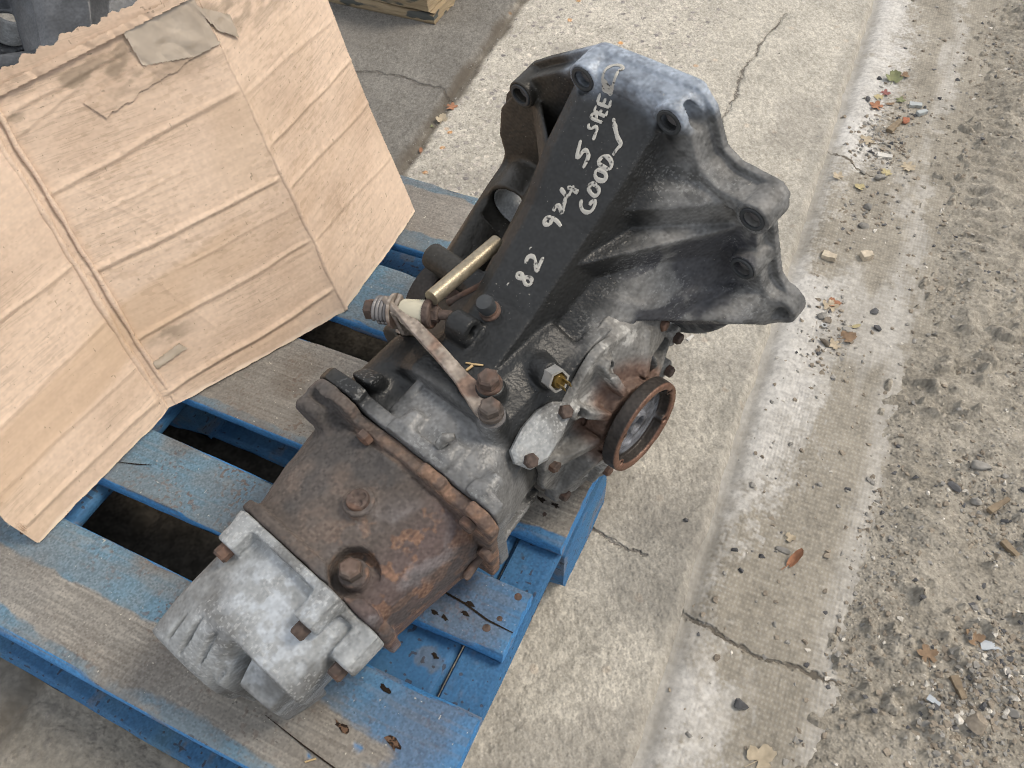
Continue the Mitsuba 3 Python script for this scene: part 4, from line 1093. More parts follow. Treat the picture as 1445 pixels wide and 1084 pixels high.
rag = lambda s, a, f_, sd: a * (meshkit.fbm(np.c_[np.asarray(s) * f_, 0 * np.asarray(s) + sd, 0 * np.asarray(s)], 4, sd) - 0.5)
zero = lambda s: 0.0015 + 0 * s + np.abs(rag(s, 0.006, 30, 5))
tag('cardboard_sheet', 'large creased flattened cardboard box standing on the pallet left of the gearbox', 'cardboard')
_, fm, NM = panel('cardboard_sheet__middle_panel', CB1, CE, LM, (zero, lambda s: 0.408 + 0.10 * s + rag(s, 0.014, 110, 8) + 0.003), 'm', 150, 230, 1, False)
_, fr, NR = panel('cardboard_sheet__right_panel', CB2, ER, LR, (zero, lambda s: 0.46 + 0.0 * s), 'r', 110, 220, 1, False)
_, fl, NL = panel('cardboard_sheet__left_panel', CB1, EL, LL + 0.012, (lambda s: zero(s) + 0.06 * np.clip((s - LL) / 0.016, 0, 1) ** 1.0, lambda s: 0.44 + 0 * s), 'l', 120, 220, -1, False)


def fold_ridge(B, hgt, amp, key, n=160, mat='cardboard', wid=0.006):
    """bulged liner along a fold"""
    t = np.linspace(0.003, hgt, n); nn = nrm(NM + NL) if key == 0 else nrm(NM + NR)
    off = (meshkit.fbm(np.c_[t * 30, 0 * t + key, 0 * t], 3, 9) - 0.5) * 0.004
    return tube(B + t[:, None] * CD + nn * (amp * 0.4) + off[:, None] * CE, wid * (0.7 + 0.5 * meshkit.noise(np.c_[t * 45, 0 * t, 0 * t], 4 + key)), 10)


put('cardboard_sheet__fold', fold_ridge(CB1 - CE * 0.004, 0.40, 0.002, 0, wid=0.0042), 'cardboard', True)
put('cardboard_sheet__fold', fold_ridge(CB1 + CE * 0.010, 0.40, 0.001, 0, wid=0.0030), 'cardboard', True)
put('cardboard_sheet__fold', fold_ridge(CB2, 0.355, -0.004, 1, wid=0.0030), 'cardboard', True)


def patch(outline, lift, key, mat, label=None, n=40, thick=0.0008, ripple=0.0012, seed=0, wrap=True):
    """a sheet stuck on the middle panel, running over the fold; outline in (s, t)"""
    from shapely.geometry import Polygon
    from shapely import contains_xy
    pg = Polygon(outline); x0, y0, x1, y1 = pg.bounds; h = 0.0011
    S, Q = np.meshgrid(np.arange(x0, x1 + h, h), np.arange(y0, y1 + h, h), indexing='ij')
    ins = contains_xy(pg.buffer(h * 0.7), S.ravel(), Q.ravel()).reshape(S.shape)
    s, t = S.ravel(), Q.ravel()
    over = np.maximum(s - LM, 0); sm = np.minimum(s, LM)
    P = CB1 + sm[:, None] * CE + over[:, None] * ER + t[:, None] * CD
    dd = np.where(over > 0, card_disp('r', over, t) * np.clip(over / .012, .15, 1), card_disp('m', sm, t) * np.clip((LM - sm) / .012, .15, 1))
    N = np.where((over > 0)[:, None], NR, NM)
    P = P + N * (dd + lift + ripple * (meshkit.fbm(np.c_[s * 60, t * 40, 0 * s + seed], 3, seed) - 0.3) + ripple * 1.3 * np.clip(np.abs(meshkit.noise(np.c_[s * 42 + t * 20, t * 30, 0 * s + seed], 7) - .5) * 3, 0, .6))[:, None]
    i = np.arange(S.size).reshape(S.shape); q = ins[:-1, :-1] & ins[1:, :-1] & ins[1:, 1:] & ins[:-1, 1:]
    a, b, c, d = i[:-1, :-1][q], i[1:, :-1][q], i[1:, 1:][q], i[:-1, 1:][q]
    f = np.vstack([np.stack([a, b, c], 1), np.stack([a, c, d], 1)])
    me = trimesh.Trimesh(P, f, process=True); me.remove_unreferenced_vertices()
    if (me.face_normals @ NM).mean() < 0: me.invert()
    back = me.copy(); back.vertices = back.vertices - NM * thick; back.invert()
    k = put(key, join([me, back]), mat, True)
    if label: labels[k] = {'label': label}


jag = lambda a, b, n, amp, sd: [(a[0] + (b[0] - a[0]) * k / n + amp * (np.random.default_rng(sd + k).uniform() - .5), a[1] + (b[1] - a[1]) * k / n + amp * (np.random.default_rng(sd + 99 + k).uniform() - .5)) for k in range(n)]
patch([(.165, .408)] + [(.252, .418)] + [(.258, .36), (.226, .357), (.168, .368)], 0.0022, 'cardboard_sheet__packing_tape', 'tape', 'brown glossy packing tape over the fold', ripple=0.0014, seed=1)
patch([(.250, .405), (.290, .376), (.287, .351), (.262, .372)], 0.0026, 'cardboard_sheet__packing_tape', 'tape', ripple=0.0016, seed=2)
patch([(.092, .356), (.168, .372), (.226, .358)] + jag((.222, .355), (.153, .343), 8, .004, 1) + jag((.153, .343), (.106, .333), 6, .005, 2) + [(.106, .333)], 0.0012, 'cardboard_sheet__torn_layer', 'cardboard', 'torn paper layer below the tape', seed=3)
patch([(0.0, .398)] + [(.258, .421), (.258, .414), (.0, .389)], 0.0042, 'cardboard_sheet__top_flap', 'cardboard', seed=4, ripple=0.003)
patch([(.012, .055), (.055, .060), (.05, .070), (.012, .064)], 0.0012, 'cardboard_sheet__packing_tape', 'tape', seed=5, ripple=0.002)

# ---------------------------------------------------------------- the gearbox
tag('gearbox', 'big dirty car gearbox with silver marker writing, lying on the blue pallet', 'gearbox')
FLANGE = [(-.051, .238), (.062, .238), (.078, .222), (.092, .182), (.108, .172), (.126, .170), (.152, .168), (.161, .158), (.160, .146), (.150, .132), (.157, .100), (.168, .055), (.180, .042), (.192, .030), (.191, .012), (.180, -.006), (.165, -.028), (.146, -.042),
          (.125, -.056), (.08, -.088), (.04, -.108), (0, -.140), (-.09, -.14), (-.14, -.105), (-.170, -.045), (-.188, .02), (-.196, .085), (-.186, .128), (-.168, .150), (-.142, .184), (-.12, .198)]
SKIRT = [(-.049, .234), (.060, .234), (.073, .219), (.084, .182), (.100, .167), (.126, .164), (.145, .160), (.150, .150), (.141, .130), (.148, .098), (.158, .055), (.168, .030), (.155, -.02), (.136, -.040), (.112, -.058), (.07, -.088), (.03, -.105), (0, -.130), (-.085, -.133),
         (-.132, -.10), (-.162, -.045), (-.178, .02), (-.184, .08), (-.175, .122), (-.138, .178), (-.115, .192)]
from shapely.geometry import Polygon as SPoly
_fp = SPoly(FLANGE).buffer(-.004).buffer(.009).buffer(-.005)
FLANGE_S = np.array(_fp.simplify(.0004).exterior.coords)[:-1]
SKIRT_S = np.array(_fp.buffer(-.0080).simplify(.0004).exterior.coords)[:-1]
NECK_S = np.array(_fp.buffer(-.0080).intersection(SPoly([(.040, .26), (.060, .195), (.078, .168), (.105, .150), (.140, .138), (.20, .138), (.20, .26)])).buffer(-.0005).simplify(.0004).exterior.coords)[:-1]
RID = [(.150, .084, .036), (.187, .091, .030), (.240, .106, .029), (.325, .150, .0335), (.370, .184, .041), (.447, .230, .047)]
f = Field((.070, -.225, -.170), (.475, .215, .255), .0019)
# barrel behind the case flange, then the wider oily part and the bell's cone
f.op(CYL((.08, -.004, -.022), (.165, -.004, -.022), .084, .088), .004)
f.op(HULL([(.09, -.036, .0765), (.09, .05, .0715), (.09, .105, .062), (.09, .112, .03), (.09, .104, -.03), (.165, -.030, .072), (.165, .02, .076), (.165, .062, .056), (.165, .088, .015), (.165, .09, -.03), (.09, -.036, -.02), (.165, -.036, -.02)], .016), .004)
f.op(PRISM([(-.088, -.04), (-.094, .02), (-.078, .060), (-.04, .084), (.005, .0905), (.042, .086), (.068, .070), (.083, .046), (.083, .03), (.072, -.02), (.06, -.08), (-.06, -.09)], 0, .137, .262, rnd=.008), .003)
f.op(HULL([(.098, -.095, .052), (.098, -.036, .060), (.15, -.095, .045), (.15, -.04, .060), (.098, -.10, .0), (.15, -.10, .0), (.098, -.03, 0), (.15, -.03, 0)], .008), .006)
f.op(CYL((.235, -.004, -.004), (.452, -.004, .008), .080, .142, rnd=.006), .005)
f.op(PRISM(SKIRT_S, 0, .434, .455, rnd=.004), .003)
f.op(PRISM(NECK_S, 0, .4235, .455, rnd=.005), .003)
f.op(PRISM(FLANGE_S, 0, .4525, .462, rnd=.002), .002)
# hump roof and the flat-topped spine
f.op(HULL([(.425, -.047, .232), (.462, -.051, .239), (.425, .050, .232), (.462, .064, .239), (.42, -.06, .16), (.462, -.06, .16), (.415, .075, .16), (.462, .075, .16)], .010), .008)
for (a0, u0, w0), (a1, u1, w1) in zip(RID[:-1], RID[1:]):
    pts = []
    for a, u, w in ((a0, u0, w0), (a1, u1, w1)):
        pts += [(a, -w, u), (a, w, u), (a, -w - .0165, u - .011), (a, w + .004, u - .016), (a, -w - .024, u - .09), (a, w + .014, u - .09)]
    f.op(HULL(pts, .0022), .002)
f.op(HULL([(.335, .030, .152), (.400, .040, .196), (.444, .044, .222), (.444, .072, .186), (.444, .090, .150), (.400, .058, .160), (.35, .036, .140), (.36, .0, .10), (.444, .0, .12)], .006), .006)
# stepped ribs on the right of the bell: two stairs with sharp noses
f.op(HULL([(.348, .030, .152), (.372, .030, .168), (.412, .050, .170), (.440, .098, .160), (.446, .138, .150), (.352, .026, .105), (.446, .130, .09), (.42, .03, .10), (.39, .02, .10)], .0015), .0015)
f.op(HULL([(.300, .034, .127), (.356, .028, .130), (.442, .085, .126), (.448, .136, .1175), (.305, .028, .08), (.448, .128, .07), (.36, .02, .08)], .0015), .0015)
f.op(HULL([(.31, .05, .085), (.33, .085, .070), (.40, .118, .050), (.442, .143, .040), (.442, .13, .02), (.32, .085, .03), (.40, .11, .02), (.30, .05, .05)], .006), .006)
f.op(CAP((.345, .098, .004), (.440, .156, .018), .027, .026), .005)
f.op(HULL([(.33, .09, .03), (.44, .150, .045), (.33, .10, -.02), (.44, .16, -.005), (.36, .05, -.05), (.44, .08, -.08), (.33, .06, -.03), (.44, .06, .0)], .006), .006)
f.op(CYL((.438, .183, .024), (.462, .183, .024), .0165, rnd=.004), .008)
# left side: skirt wall, plate rib, starter socket, shift housing, stub tube
f.op(HULL([(.446, -.137, .160), (.446, -.128, .166), (.372, -.056, .160), (.372, -.046, .164), (.446, -.13, .05), (.446, -.12, .05), (.36, -.06, .06), (.36, -.05, .06)], .003), .003)
f.op(CYL((.390, -.138, .027), (.455, -.146, .026), .0355, .040, rnd=.003), .006)
f.op(HULL([(.455, -.188, .06), (.455, -.198, -.02), (.40, -.203, -.01), (.35, -.212, -.05), (.297, -.186, -.01), (.25, -.155, -.01), (.26, -.13, -.06), (.35, -.12, -.09), (.455, -.12, -.08), (.33, -.13, -.01)], .010), .010)
f.op(HULL([(.15, -.085, .035), (.25, -.09, .045), (.25, -.135, .02), (.15, -.120, .0), (.14, -.10, -.06), (.26, -.13, -.06), (.2, -.04, .05)], .010), .012)
f.op(CYL((.268, -.06, .052), (.272, -.150, .052), .0165, .0150), .005)
f.op(CYL((.10, -.075, .030), (.175, -.075, .032), .034, .034, rnd=.006), .010)
f.op(CYL((.175, -.118, .02), (.20, -.118, .02), .022, .022, rnd=.006), .006)
# differential: drum to the right, with its mating flange
f.op(CYL((.272, -.02, -.038), (.272, .074, -.038), .096, .100, rnd=.006), .012)
f.op(CYL((.272, .062, -.038), (.272, .078, -.038), .108, rnd=.003), .004)
f.op(HULL([(.30, .03, .085), (.33, .06, .070), (.345, .078, .045), (.31, .078, .055), (.29, .05, .03), (.33, .04, .03)], .004), .006)
# bottom
f.op(HULL([(.14, -.07, -.07), (.14, .06, -.07), (.36, -.08, -.10), (.33, .03, -.11), (.20, -.05, -.115), (.20, .05, -.115), (.30, 0, -.06)], .01), .010)
# flange towards the rusty case, with a lug on the right and the webs behind it
CFL = [(-.128, -.09), (-.130, .040), (-.112, .076), (-.100, .087), (-.062, .090), (-.040, .081), (.00, .0765), (.05, .072), (.085, .068), (.104, .065), (.115, .056), (.116, .040), (.109, .018), (.102, -.02), (.096, -.09), (.05, -.112), (-.07, -.112)]
f.op(PRISM(np.array(SPoly(CFL).difference(SPoly([(-.054, .11), (-.050, .0815), (-.020, .0765), (-.012, .11)]).buffer(.003)).difference(SPoly([(.052, .09), (.058, .0675), (.078, .0660), (.084, .09)]).buffer(.003)).buffer(-.002).buffer(.002).simplify(.0003).exterior.coords)[:-1], 0, .0805, .0955, rnd=.003), .004)
for r_, u_ in ((-.004, .0695), (.046, .0645), (.092, .056)): f.op(CYL((.09, r_, u_), (.112, r_, u_), .0115, .0095, rnd=.003), .005)
f.op(HULL([(.10, -.085, .086), (.10, -.055, .092), (.118, -.085, .075), (.122, -.06, .080), (.10, -.08, .03), (.12, -.06, .03)], .005), .005)
for u0, u1 in ((.030, .026), (.008, -.003), (-.012, -.030), (-.040, -.058)):
    f.op(HULL([(.094, .100, u0 + .003), (.094, .100, u0 - .003), (.160, .086, u1 + .003), (.160, .086, u1 - .003), (.094, .05, u0 + .005), (.094, .05, u0 - .005), (.160, .05, u1 + .005), (.160, .05, u1 - .005)], .0015), .002)
f.op(CAP((.118, .025, .060), (.150, .052, .054), .010, .006), .010)
# pads, eye lug, sender boss, bar on the barrel
f.op(CYL((.163, .041, .06), (.1655, .041, .0955), .0150, .0138), .004)
f.op(CYL((.143, .058, .05), (.1455, .060, .0850), .0145, .0135), .004)
f.op(CYL((.197, -.033, .102), (.197, -.007, .103), .0130, rnd=.003), .004)
f.op(HULL([(.184, -.033, .10), (.210, -.033, .10), (.184, -.007, .10), (.210, -.007, .10), (.182, -.034, .07), (.212, -.034, .07), (.182, -.006, .07), (.212, -.006, .07)], .003), .004)
f.op(HULL([(.189, .0, .098), (.205, .0, .104), (.197, -.02, .095), (.197, .02, .101)], .0), .001, cut=True) if False else None
f.op(CAP((.195, -.060, .101), (.195, .02, .102), .0042), .001, cut=True)
f.op(CAP((.199, -.060, .104), (.199, .02, .105), .0042), .001, cut=True)
f.op(CYL((.224, .01, .060), (.2135, .073, .080), .0150, .0140), .005)
f.op(HULL([(.098, -.036, .066), (.098, -.026, .068), (.152, -.030, .078), (.152, -.020, .080), (.098, -.036, .05), (.152, -.03, .05), (.098, -.026, .05), (.152, -.02, .05)], .002), .002)
pl_u = lambda a, r: -.060 + .72 * (r - .128) - 1.06 * (a - .46)
f.op(HULL([(a, r, pl_u(a, r)) for a in (.385, .446) for r in (.03, .26)] + [(a, r, -.30) for a in (.385, .446) for r in (.03, .26)], .004), .004, cut=True)
f.op(HULL([(a, r, pl_u(a, r) + .004) for a in (.325, .388) for r in (.084, .26)] + [(a, r, -.30) for a in (.325, .388) for r in (.084, .26)], .003), .003, cut=True)
f.op(CAP((.430, .072, .166), (.452, .086, .160), .012), .006)
# bolt bosses round the flange, each with its through hole
BOSS = [(-.134, .167, .424, .0165), (-.047, .222, .423, .0170), (.052, .217, .421, .0185), (.146, .150, .420, .0180), (.143, .081, .420, .0165), (-.176, -.05, .43, .016)]
for r_b, u_b, a_b, rad in BOSS:
    f.op(CYL((a_b, r_b, u_b), (.456, r_b, u_b), rad * .94, rad * 1.02, rnd=.0025), .0015)
for r_b, u_b, a_b, rad in BOSS:
    f.op(CYL((a_b - .02, r_b, u_b), (.438, r_b, u_b), .0100, .0088, rnd=.001), .001, cut=True)
    f.op(CYL((a_b - .02, r_b, u_b), (a_b + .0025, r_b, u_b), .0130, .0125, rnd=.001), .001, cut=True)
f.op(CYL((.42, .185, .025), (.48, .185, .025), .0072), .001, cut=True)
f.op(CYL((.370, -.137, .027), (.480, -.146, .026), .0295, .0315, rnd=.001), .002, cut=True)
f.op(CYL((.436, .055, .226), (.444, .095, .205), .0088), .002, cut=True)
      # dowel hole in the right shoulder of the hump
f.op(HULL([(.438, .072, .245), (.470, .074, .245), (.438, .069, .205), (.470, .069, .20), (.438, .110, .205), (.47, .110, .19), (.43, .11, .25), (.47, .11, .25)], .003), .004, cut=True) if False else None
# hollow bell, open at the far end
f.op(CYL((.30, -.004, .005), (.50, -.004, .010), .05, .138), .004, cut=True)
f.op(HULL([(.448, -.03, .220), (.48, -.03, .224), (.448, .035, .220), (.48, .035, .224), (.44, -.05, .1), (.48, -.05, .1), (.44, .05, .1), (.48, .05, .1)], .004), .006, cut=True)
gput('gearbox__starter_socket', lathe([(.0275, 0), (.0290, 0), (.0305, .060), (.0275, .060), (.0275, 0)], 40, axis=(1, -.1, 0), at=(.394, -.1385, .027)), 'grey_casting', 40)
for r_b, u_b, a_b, rad in BOSS[:5]:
    gput('gearbox__hole_sleeve', lathe([(.0088, 0), (.0128, 0), (.0128, .0016), (.0118, .0024), (.0092, .0024), (.0088, .0016), (.0088, 0)], 28, axis=(-1, 0, 0), at=(a_b + .0018, r_b, u_b)), 'rubber', 35)
    gput('gearbox__hole_plug', lathe([(0, 0), (.0094, 0), (.0094, .001), (0, .0016)], 24, axis=(-1, 0, 0), at=(a_b + .0105, r_b, u_b)), 'spring_steel', 35)
hm = f.mesh(.00025, 55, 3)
gput('gearbox__bell_housing', hm, 'housing_lit_edges', True, edge_light(hm, .0019))
labels['gearbox__bell_housing'] = {'label': 'dark oily bell housing and main case with a pale blue-grey hump, sky reflection painted in'}
FH = f


def top_u(a, r, F=FH):
    """height of the upper surface of the housing at (a, r)"""
    ia, ir = (a - F.lo[0]) / F.h, (r - F.lo[1]) / F.h
    i, j = int(ia), int(ir); wa, wr = ia - i, ir - j
    col = (F.F[i, j] * (1 - wa) + F.F[i + 1, j] * wa) * (1 - wr) + (F.F[i, j + 1] * (1 - wa) + F.F[i + 1, j + 1] * wa) * wr
    k = np.where(col < 0)[0][-1]
    return F.lo[2] + F.h * (k + col[k] / (col[k] - col[min(k + 1, len(col) - 1)]))


STROKES = {
'82': [[[0.269, -0.006], [0.2662, -0.0095], [0.263, -0.0065], [0.265, -0.001], [0.269, 0.0035], [0.268, 0.009], [0.2635, 0.0098], [0.2615, 0.0055], [0.265, 0.0], [0.269, -0.006]], [[0.2771, -0.0067], [0.2832, -0.0089], [0.2858, -0.0044], [0.2836, 0.0009], [0.2788, 0.0043], [0.2755, 0.0088], [0.2813, 0.007], [0.2891, 0.0061]], [[0.2547, -0.0124], [0.2546, -0.011]], [[0.2906, -0.0117], [0.2902, -0.0104]]],
'924': [[[0.3215, -0.009], [0.3195, -0.0132], [0.316, -0.0138], [0.3135, -0.0105], [0.315, -0.0065], [0.319, -0.0065], [0.3215, -0.0095], [0.3212, -0.002], [0.3185, 0.0055]], [[0.3264, -0.0104], [0.3313, -0.0105], [0.3325, -0.007], [0.3272, -0.0009], [0.3322, -0.0016], [0.3398, -0.0055]], [[0.344, -0.0145], [0.3422, -0.009], [0.3402, -0.003], [0.344, -0.0028], [0.35, -0.003]], [[0.3472, -0.0085], [0.3474, -0.002], [0.347, 0.005]]],
'5': [[[0.3829, -0.0191], [0.3768, -0.0166], [0.3691, -0.014], [0.3716, -0.0112], [0.3773, -0.0108], [0.3775, -0.0065], [0.3735, -0.0025], [0.3688, -0.0025], [0.3642, -0.0023]]],
'SPEED': [[[0.3868, -0.0073], [0.392, -0.0085], [0.3961, -0.0088], [0.398, -0.0129], [0.3948, -0.0143], [0.3939, -0.0187], [0.3974, -0.0201]], [[0.4023, -0.0082], [0.402, -0.0214]], [[0.402, -0.0214], [0.4055, -0.0224], [0.4073, -0.0191], [0.4032, -0.0151]], [[0.4077, -0.0085], [0.4075, -0.0218]], [[0.4075, -0.0218], [0.4123, -0.0228]], [[0.4077, -0.0151], [0.4113, -0.0158]], [[0.4077, -0.0085], [0.4122, -0.0093]], [[0.4151, -0.0094], [0.4148, -0.0232]], [[0.4148, -0.0232], [0.4222, -0.0255]], [[0.415, -0.0164], [0.4205, -0.018]], [[0.4151, -0.0094], [0.4209, -0.012]], [[0.4265, -0.0258], [0.4248, -0.0137]], [[0.4265, -0.0258], [0.4312, -0.0272], [0.4362, -0.0267], [0.4409, -0.024], [0.4438, -0.019], [0.4427, -0.0133], [0.4396, -0.0131], [0.4377, -0.0158]], [[0.4248, -0.0137], [0.4306, -0.0134], [0.4368, -0.0151]]],
'GOOD': [[[0.3424, 0.0212], [0.3455, 0.0215], [0.3478, 0.0248], [0.3427, 0.0269], [0.3377, 0.0252], [0.3364, 0.0185], [0.339, 0.0132], [0.3434, 0.0112]], [[0.3573, 0.0119], [0.3578, 0.0174], [0.3553, 0.0242], [0.3504, 0.0239], [0.35, 0.0186], [0.3527, 0.0126], [0.3573, 0.0119]], [[0.3681, 0.0111], [0.3636, 0.0115], [0.3611, 0.017], [0.3631, 0.0247], [0.3681, 0.0222], [0.3686, 0.0161], [0.3681, 0.0111]], [[0.3725, 0.0086], [0.3778, 0.0092], [0.3806, 0.0125], [0.379, 0.0195], [0.3742, 0.0239], [0.3715, 0.0226]], [[0.3725, 0.0086], [0.3717, 0.0154], [0.3715, 0.0226]]],
'check': [[[0.4088, -0.0002], [0.4025, 0.007], [0.3968, 0.0133], [0.3933, 0.0212], [0.389, 0.019], [0.3825, 0.0186]]],}


def brush(lines, w, seed):
    r = np.random.default_rng(seed); out = []
    for li, ln in enumerate(lines):
        P = np.array(ln, float)
        if len(P) > 2:                                       # round the corners
            for _ in range(2):
                P = np.vstack([P[:1], np.stack([P[:-1] * .75 + P[1:] * .25, P[:-1] * .25 + P[1:] * .75], 1).reshape(-1, 2), P[-1:]])
        d = np.r_[0, np.cumsum(np.linalg.norm(np.diff(P, axis=0), axis=1))]
        n = max(4, int(d[-1] / .0012)); q = np.linspace(0, d[-1], n)
        P = np.c_[np.interp(q, d, P[:, 0]), np.interp(q, d, P[:, 1])]
        t = np.gradient(P, axis=0); t /= np.linalg.norm(t, axis=1, keepdims=True) + 1e-12
        ww = w * (0.80 + 0.5 * meshkit.noise(np.c_[q * 260, 0 * q + li, 0 * q + seed], 3)) * np.clip(np.minimum(np.arange(n), np.arange(n)[::-1]) / 1.2 + .55, 0, 1)
        nn = np.c_[-t[:, 1], t[:, 0]]
        rows = []
        for s in (-1, -.5, 0, .5, 1):
            X = P + nn * (ww * s)[:, None] * 1.0
            rows.append([(a, b, top_u(a, b) + .00045 + .0006 * (1 - abs(s))) for a, b in X])
        v = np.array(rows).reshape(-1, 3); ff = []
        for k in range(4):
            for m in range(n - 1):
                a0 = k * n + m; ff += [[a0, a0 + 1, a0 + n + 1], [a0, a0 + n + 1, a0 + n]]
        m_ = trimesh.Trimesh(v, ff, process=False)
        if m_.face_normals[:, 2].mean() < 0: m_.invert()
        out.append(m_)
    return join(out)


for k, (name, lines) in enumerate(STROKES.items()):
    key = gput('gearbox__painted_writing', brush(lines, .0014 if name == 'SPEED' else .0017, k), 'marker_paint', True)
labels['gearbox__painted_writing'] = {'label': "silver marker writing along the spine of the bell"}

# ---- rusty case in the middle
def loft(sections, k, f, rnd=.004, kk=.002):
    for (a0, p0), (a1, p1) in zip(sections[:-1], sections[1:]):
        f.op(HULL([(a0, *q) for q in p0] + [(a1, *q) for q in p1], rnd), kk)


g = Field((-.066, -.150, -.125), (.086, .145, .105), .0021)
S0 = [(-.078, -.085), (-.090, -.02), (-.086, .030), (-.062, .054), (-.01, .060), (.038, .054), (.078, .028), (.086, .0), (.080, -.05), (.06, -.09)]
S1 = [(-.100, -.09), (-.112, -.02), (-.108, .036), (-.085, .058), (-.03, .066), (.052, .060), (.094, .034), (.104, -.005), (.096, -.05), (.07, -.10)]
loft([(-.055, S0), (.066, S1)], 0, g, .008)
RFL = [(-.126, -.085), (-.128, .036), (-.112, .072), (-.098, .084), (-.064, .088), (-.040, .078), (.00, .0735), (.05, .069), (.085, .066), (.110, .060), (.121, .040), (.112, .010), (.106, -.03), (.098, -.088), (.05, -.108), (-.07, -.108)]
g.op(PRISM(np.array(SPoly(RFL).difference(SPoly([(-.052, .10), (-.046, .0745), (.030, .0695), (.036, .10)]).buffer(.004)).difference(SPoly([(.060, .09), (.066, .0625), (.088, .0605), (.094, .09)]).buffer(.003)).buffer(-.002).buffer(.002).simplify(.0003).exterior.coords)[:-1], 0, .0665, .0797, rnd=.003), .003)
g.op(PRISM([(-.118, .060), (-.104, .082), (-.082, .084), (-.070, .060), (-.10, .045)], 0, .045, .078, rnd=.004), .008)   # left corner lug
g.op(PRISM([(-.086, -.04), (-.096, .0), (-.090, .040), (-.066, .060), (-.01, .0645), (.045, .059), (.085, .034), (.094, .0), (.088, -.05), (.05, -.085), (-.05, -.085)], 0, -.0555, -.043, rnd=.003), .004)
g.op(CYL((.014, .012, .045), (.0145, .012, .0672), .0150, rnd=.002), .006)              # plug boss
g.op(CYL((-.033, .048, .035), (-.033, .050, .080), .0215, .0215), .004, cut=True)      # pocket of the detent bolt
g.op(CYL((-.033, .048, .02), (-.033, .048, .0490), .0140, rnd=.002), .003)
g.op(CAP((-.018, -.088, .052), (-.026, -.060, .070), .0085), .004, cut=True)             # notch in the left edge
g.op(CAP((.004, -.108, .044), (.018, -.112, .040), .010), .005, cut=True)
g.op(HULL([(.062, -.102, .074), (.062, -.062, .074), (.070, -.1, .082), (.070, -.06, .082), (.05, -.10, .09), (.05, -.06, .09)], .003), .004, cut=True)
g.op(HULL([(.062, .088, .050), (.062, .112, .036), (.071, .088, .058), (.071, .115, .042), (.05, .09, .06), (.05, .12, .04)], .003), .004, cut=True)
g.op(CYL((.055, .002, .052), (.066, .002, .058), .012), .004)
g.op(HULL([(-.052, .074, .026), (-.03, .092, .020), (-.052, .085, .0), (-.03, .10, -.01)], .003), .003)
g.op(CAP((-.048, .086, .012), (-.030, .098, .008), .0055), .003, cut=True)
gm_ = g.mesh(.0008, 60, 5)
gput('gearbox__gear_case', gm_, 'rusty_lit_edges', True, edge_light(gm_, .0021))
labels['gearbox__gear_case'] = {'label': 'rust-brown middle case of the gearbox'}
# plug with a cross recess
pl = Field((-.006, -.008, .060), (.035, .033, .078), .0008)
pl.op(CYL((.0145, .012, .062), (.0145, .012, .0712), .0112, .0104, rnd=.002), .001)
for ang in (0.4, 0.4 + math.pi / 2):
    c, s = math.cos(ang) * .0060, math.sin(ang) * .0060
    pl.op(CAP((.0145 - c, .012 - s, .0722), (.0145 + c, .012 + s, .0714), .0027), .0006, cut=True)
gput('gearbox__filler_plug', pl.mesh(.0002, 200), 'bolt_rust', True)

# ---- grey end cover
h = Field((-.205, -.115, -.120), (-.050, .115, .075), .0017)
T0 = [(-.080, -.095), (-.094, -.02), (-.090, .036), (-.068, .058), (-.01, .0635), (.045, .058), (.080, .030), (.086, .0), (.074, -.05), (.05, -.10)]
T1 = [(-.076, -.09), (-.086, -.02), (-.083, .022), (-.066, .042), (-.02, .0535), (.045, .046), (.073, .030), (.080, .012), (.058, -.05), (.04, -.10)]
T2 = [(-.070, -.10), (-.084, -.04), (-.084, .010), (-.076, .027), (-.02, .043), (.035, .037), (.066, .026), (.077, .008), (.056, -.06), (.03, -.10)]
T3 = [(-.066, -.075), (-.083, -.035), (-.082, .008), (-.070, .014), (-.034, .004), (-.012, -.014), (-.010, -.045), (-.02, -.085)]
loft([(-.0560, T0), (-.0655, T0)], 0, h, .002)
T2L = [(-.070, -.10), (-.084, -.04), (-.084, .010), (-.076, .027), (-.02, .043), (.006, .040), (.006, -.10)]
loft([(-.060, T1), (-.140, T2)], 0, h, .004, .002)
loft([(-.1385, T2L), (-.186, T3)], 0, h, .003, .002)
h.op(HULL([(-.165, .018, .002), (-.161, .056, -.006), (-.125, .062, .012), (-.130, .016, .022), (-.166, .010, -.075), (-.163, .042, -.080), (-.12, .05, -.09), (-.12, .0, -.09)], .003), .003)
h.op(HULL([(-.180, -.006, -.006), (-.176, .004, -.012), (-.138, .006, .030), (-.138, -.006, .036), (-.176, -.010, -.08), (-.172, .004, -.08), (-.13, .01, -.06)], .003), .003)
# screw bosses at the joint
BO = [(-.060, .048, -.089), (.050, .0465, -.091), (.0885, .019, -.094), (-.084, -.03, -.09)]
for r_b, u_b, a_b in BO:
    h.op(CYL((-.057, r_b, u_b), (a_b, r_b, u_b), .0145, .0130, rnd=.002), .003)
    h.op(HULL([(-.057, r_b - .013, u_b + .013), (-.057, r_b + .013, u_b + .013), (a_b, r_b - .011, u_b + .011), (a_b, r_b + .011, u_b + .011), (-.057, r_b * .8, u_b - .03), (a_b, r_b * .8, u_b - .03)], .002), .002)
h.op(HULL([(-.057, .078, .036), (-.057, .100, .022), (-.090, .076, .034), (-.090, .096, .022), (-.057, .07, -.005), (-.090, .07, -.005)], .003), .003)
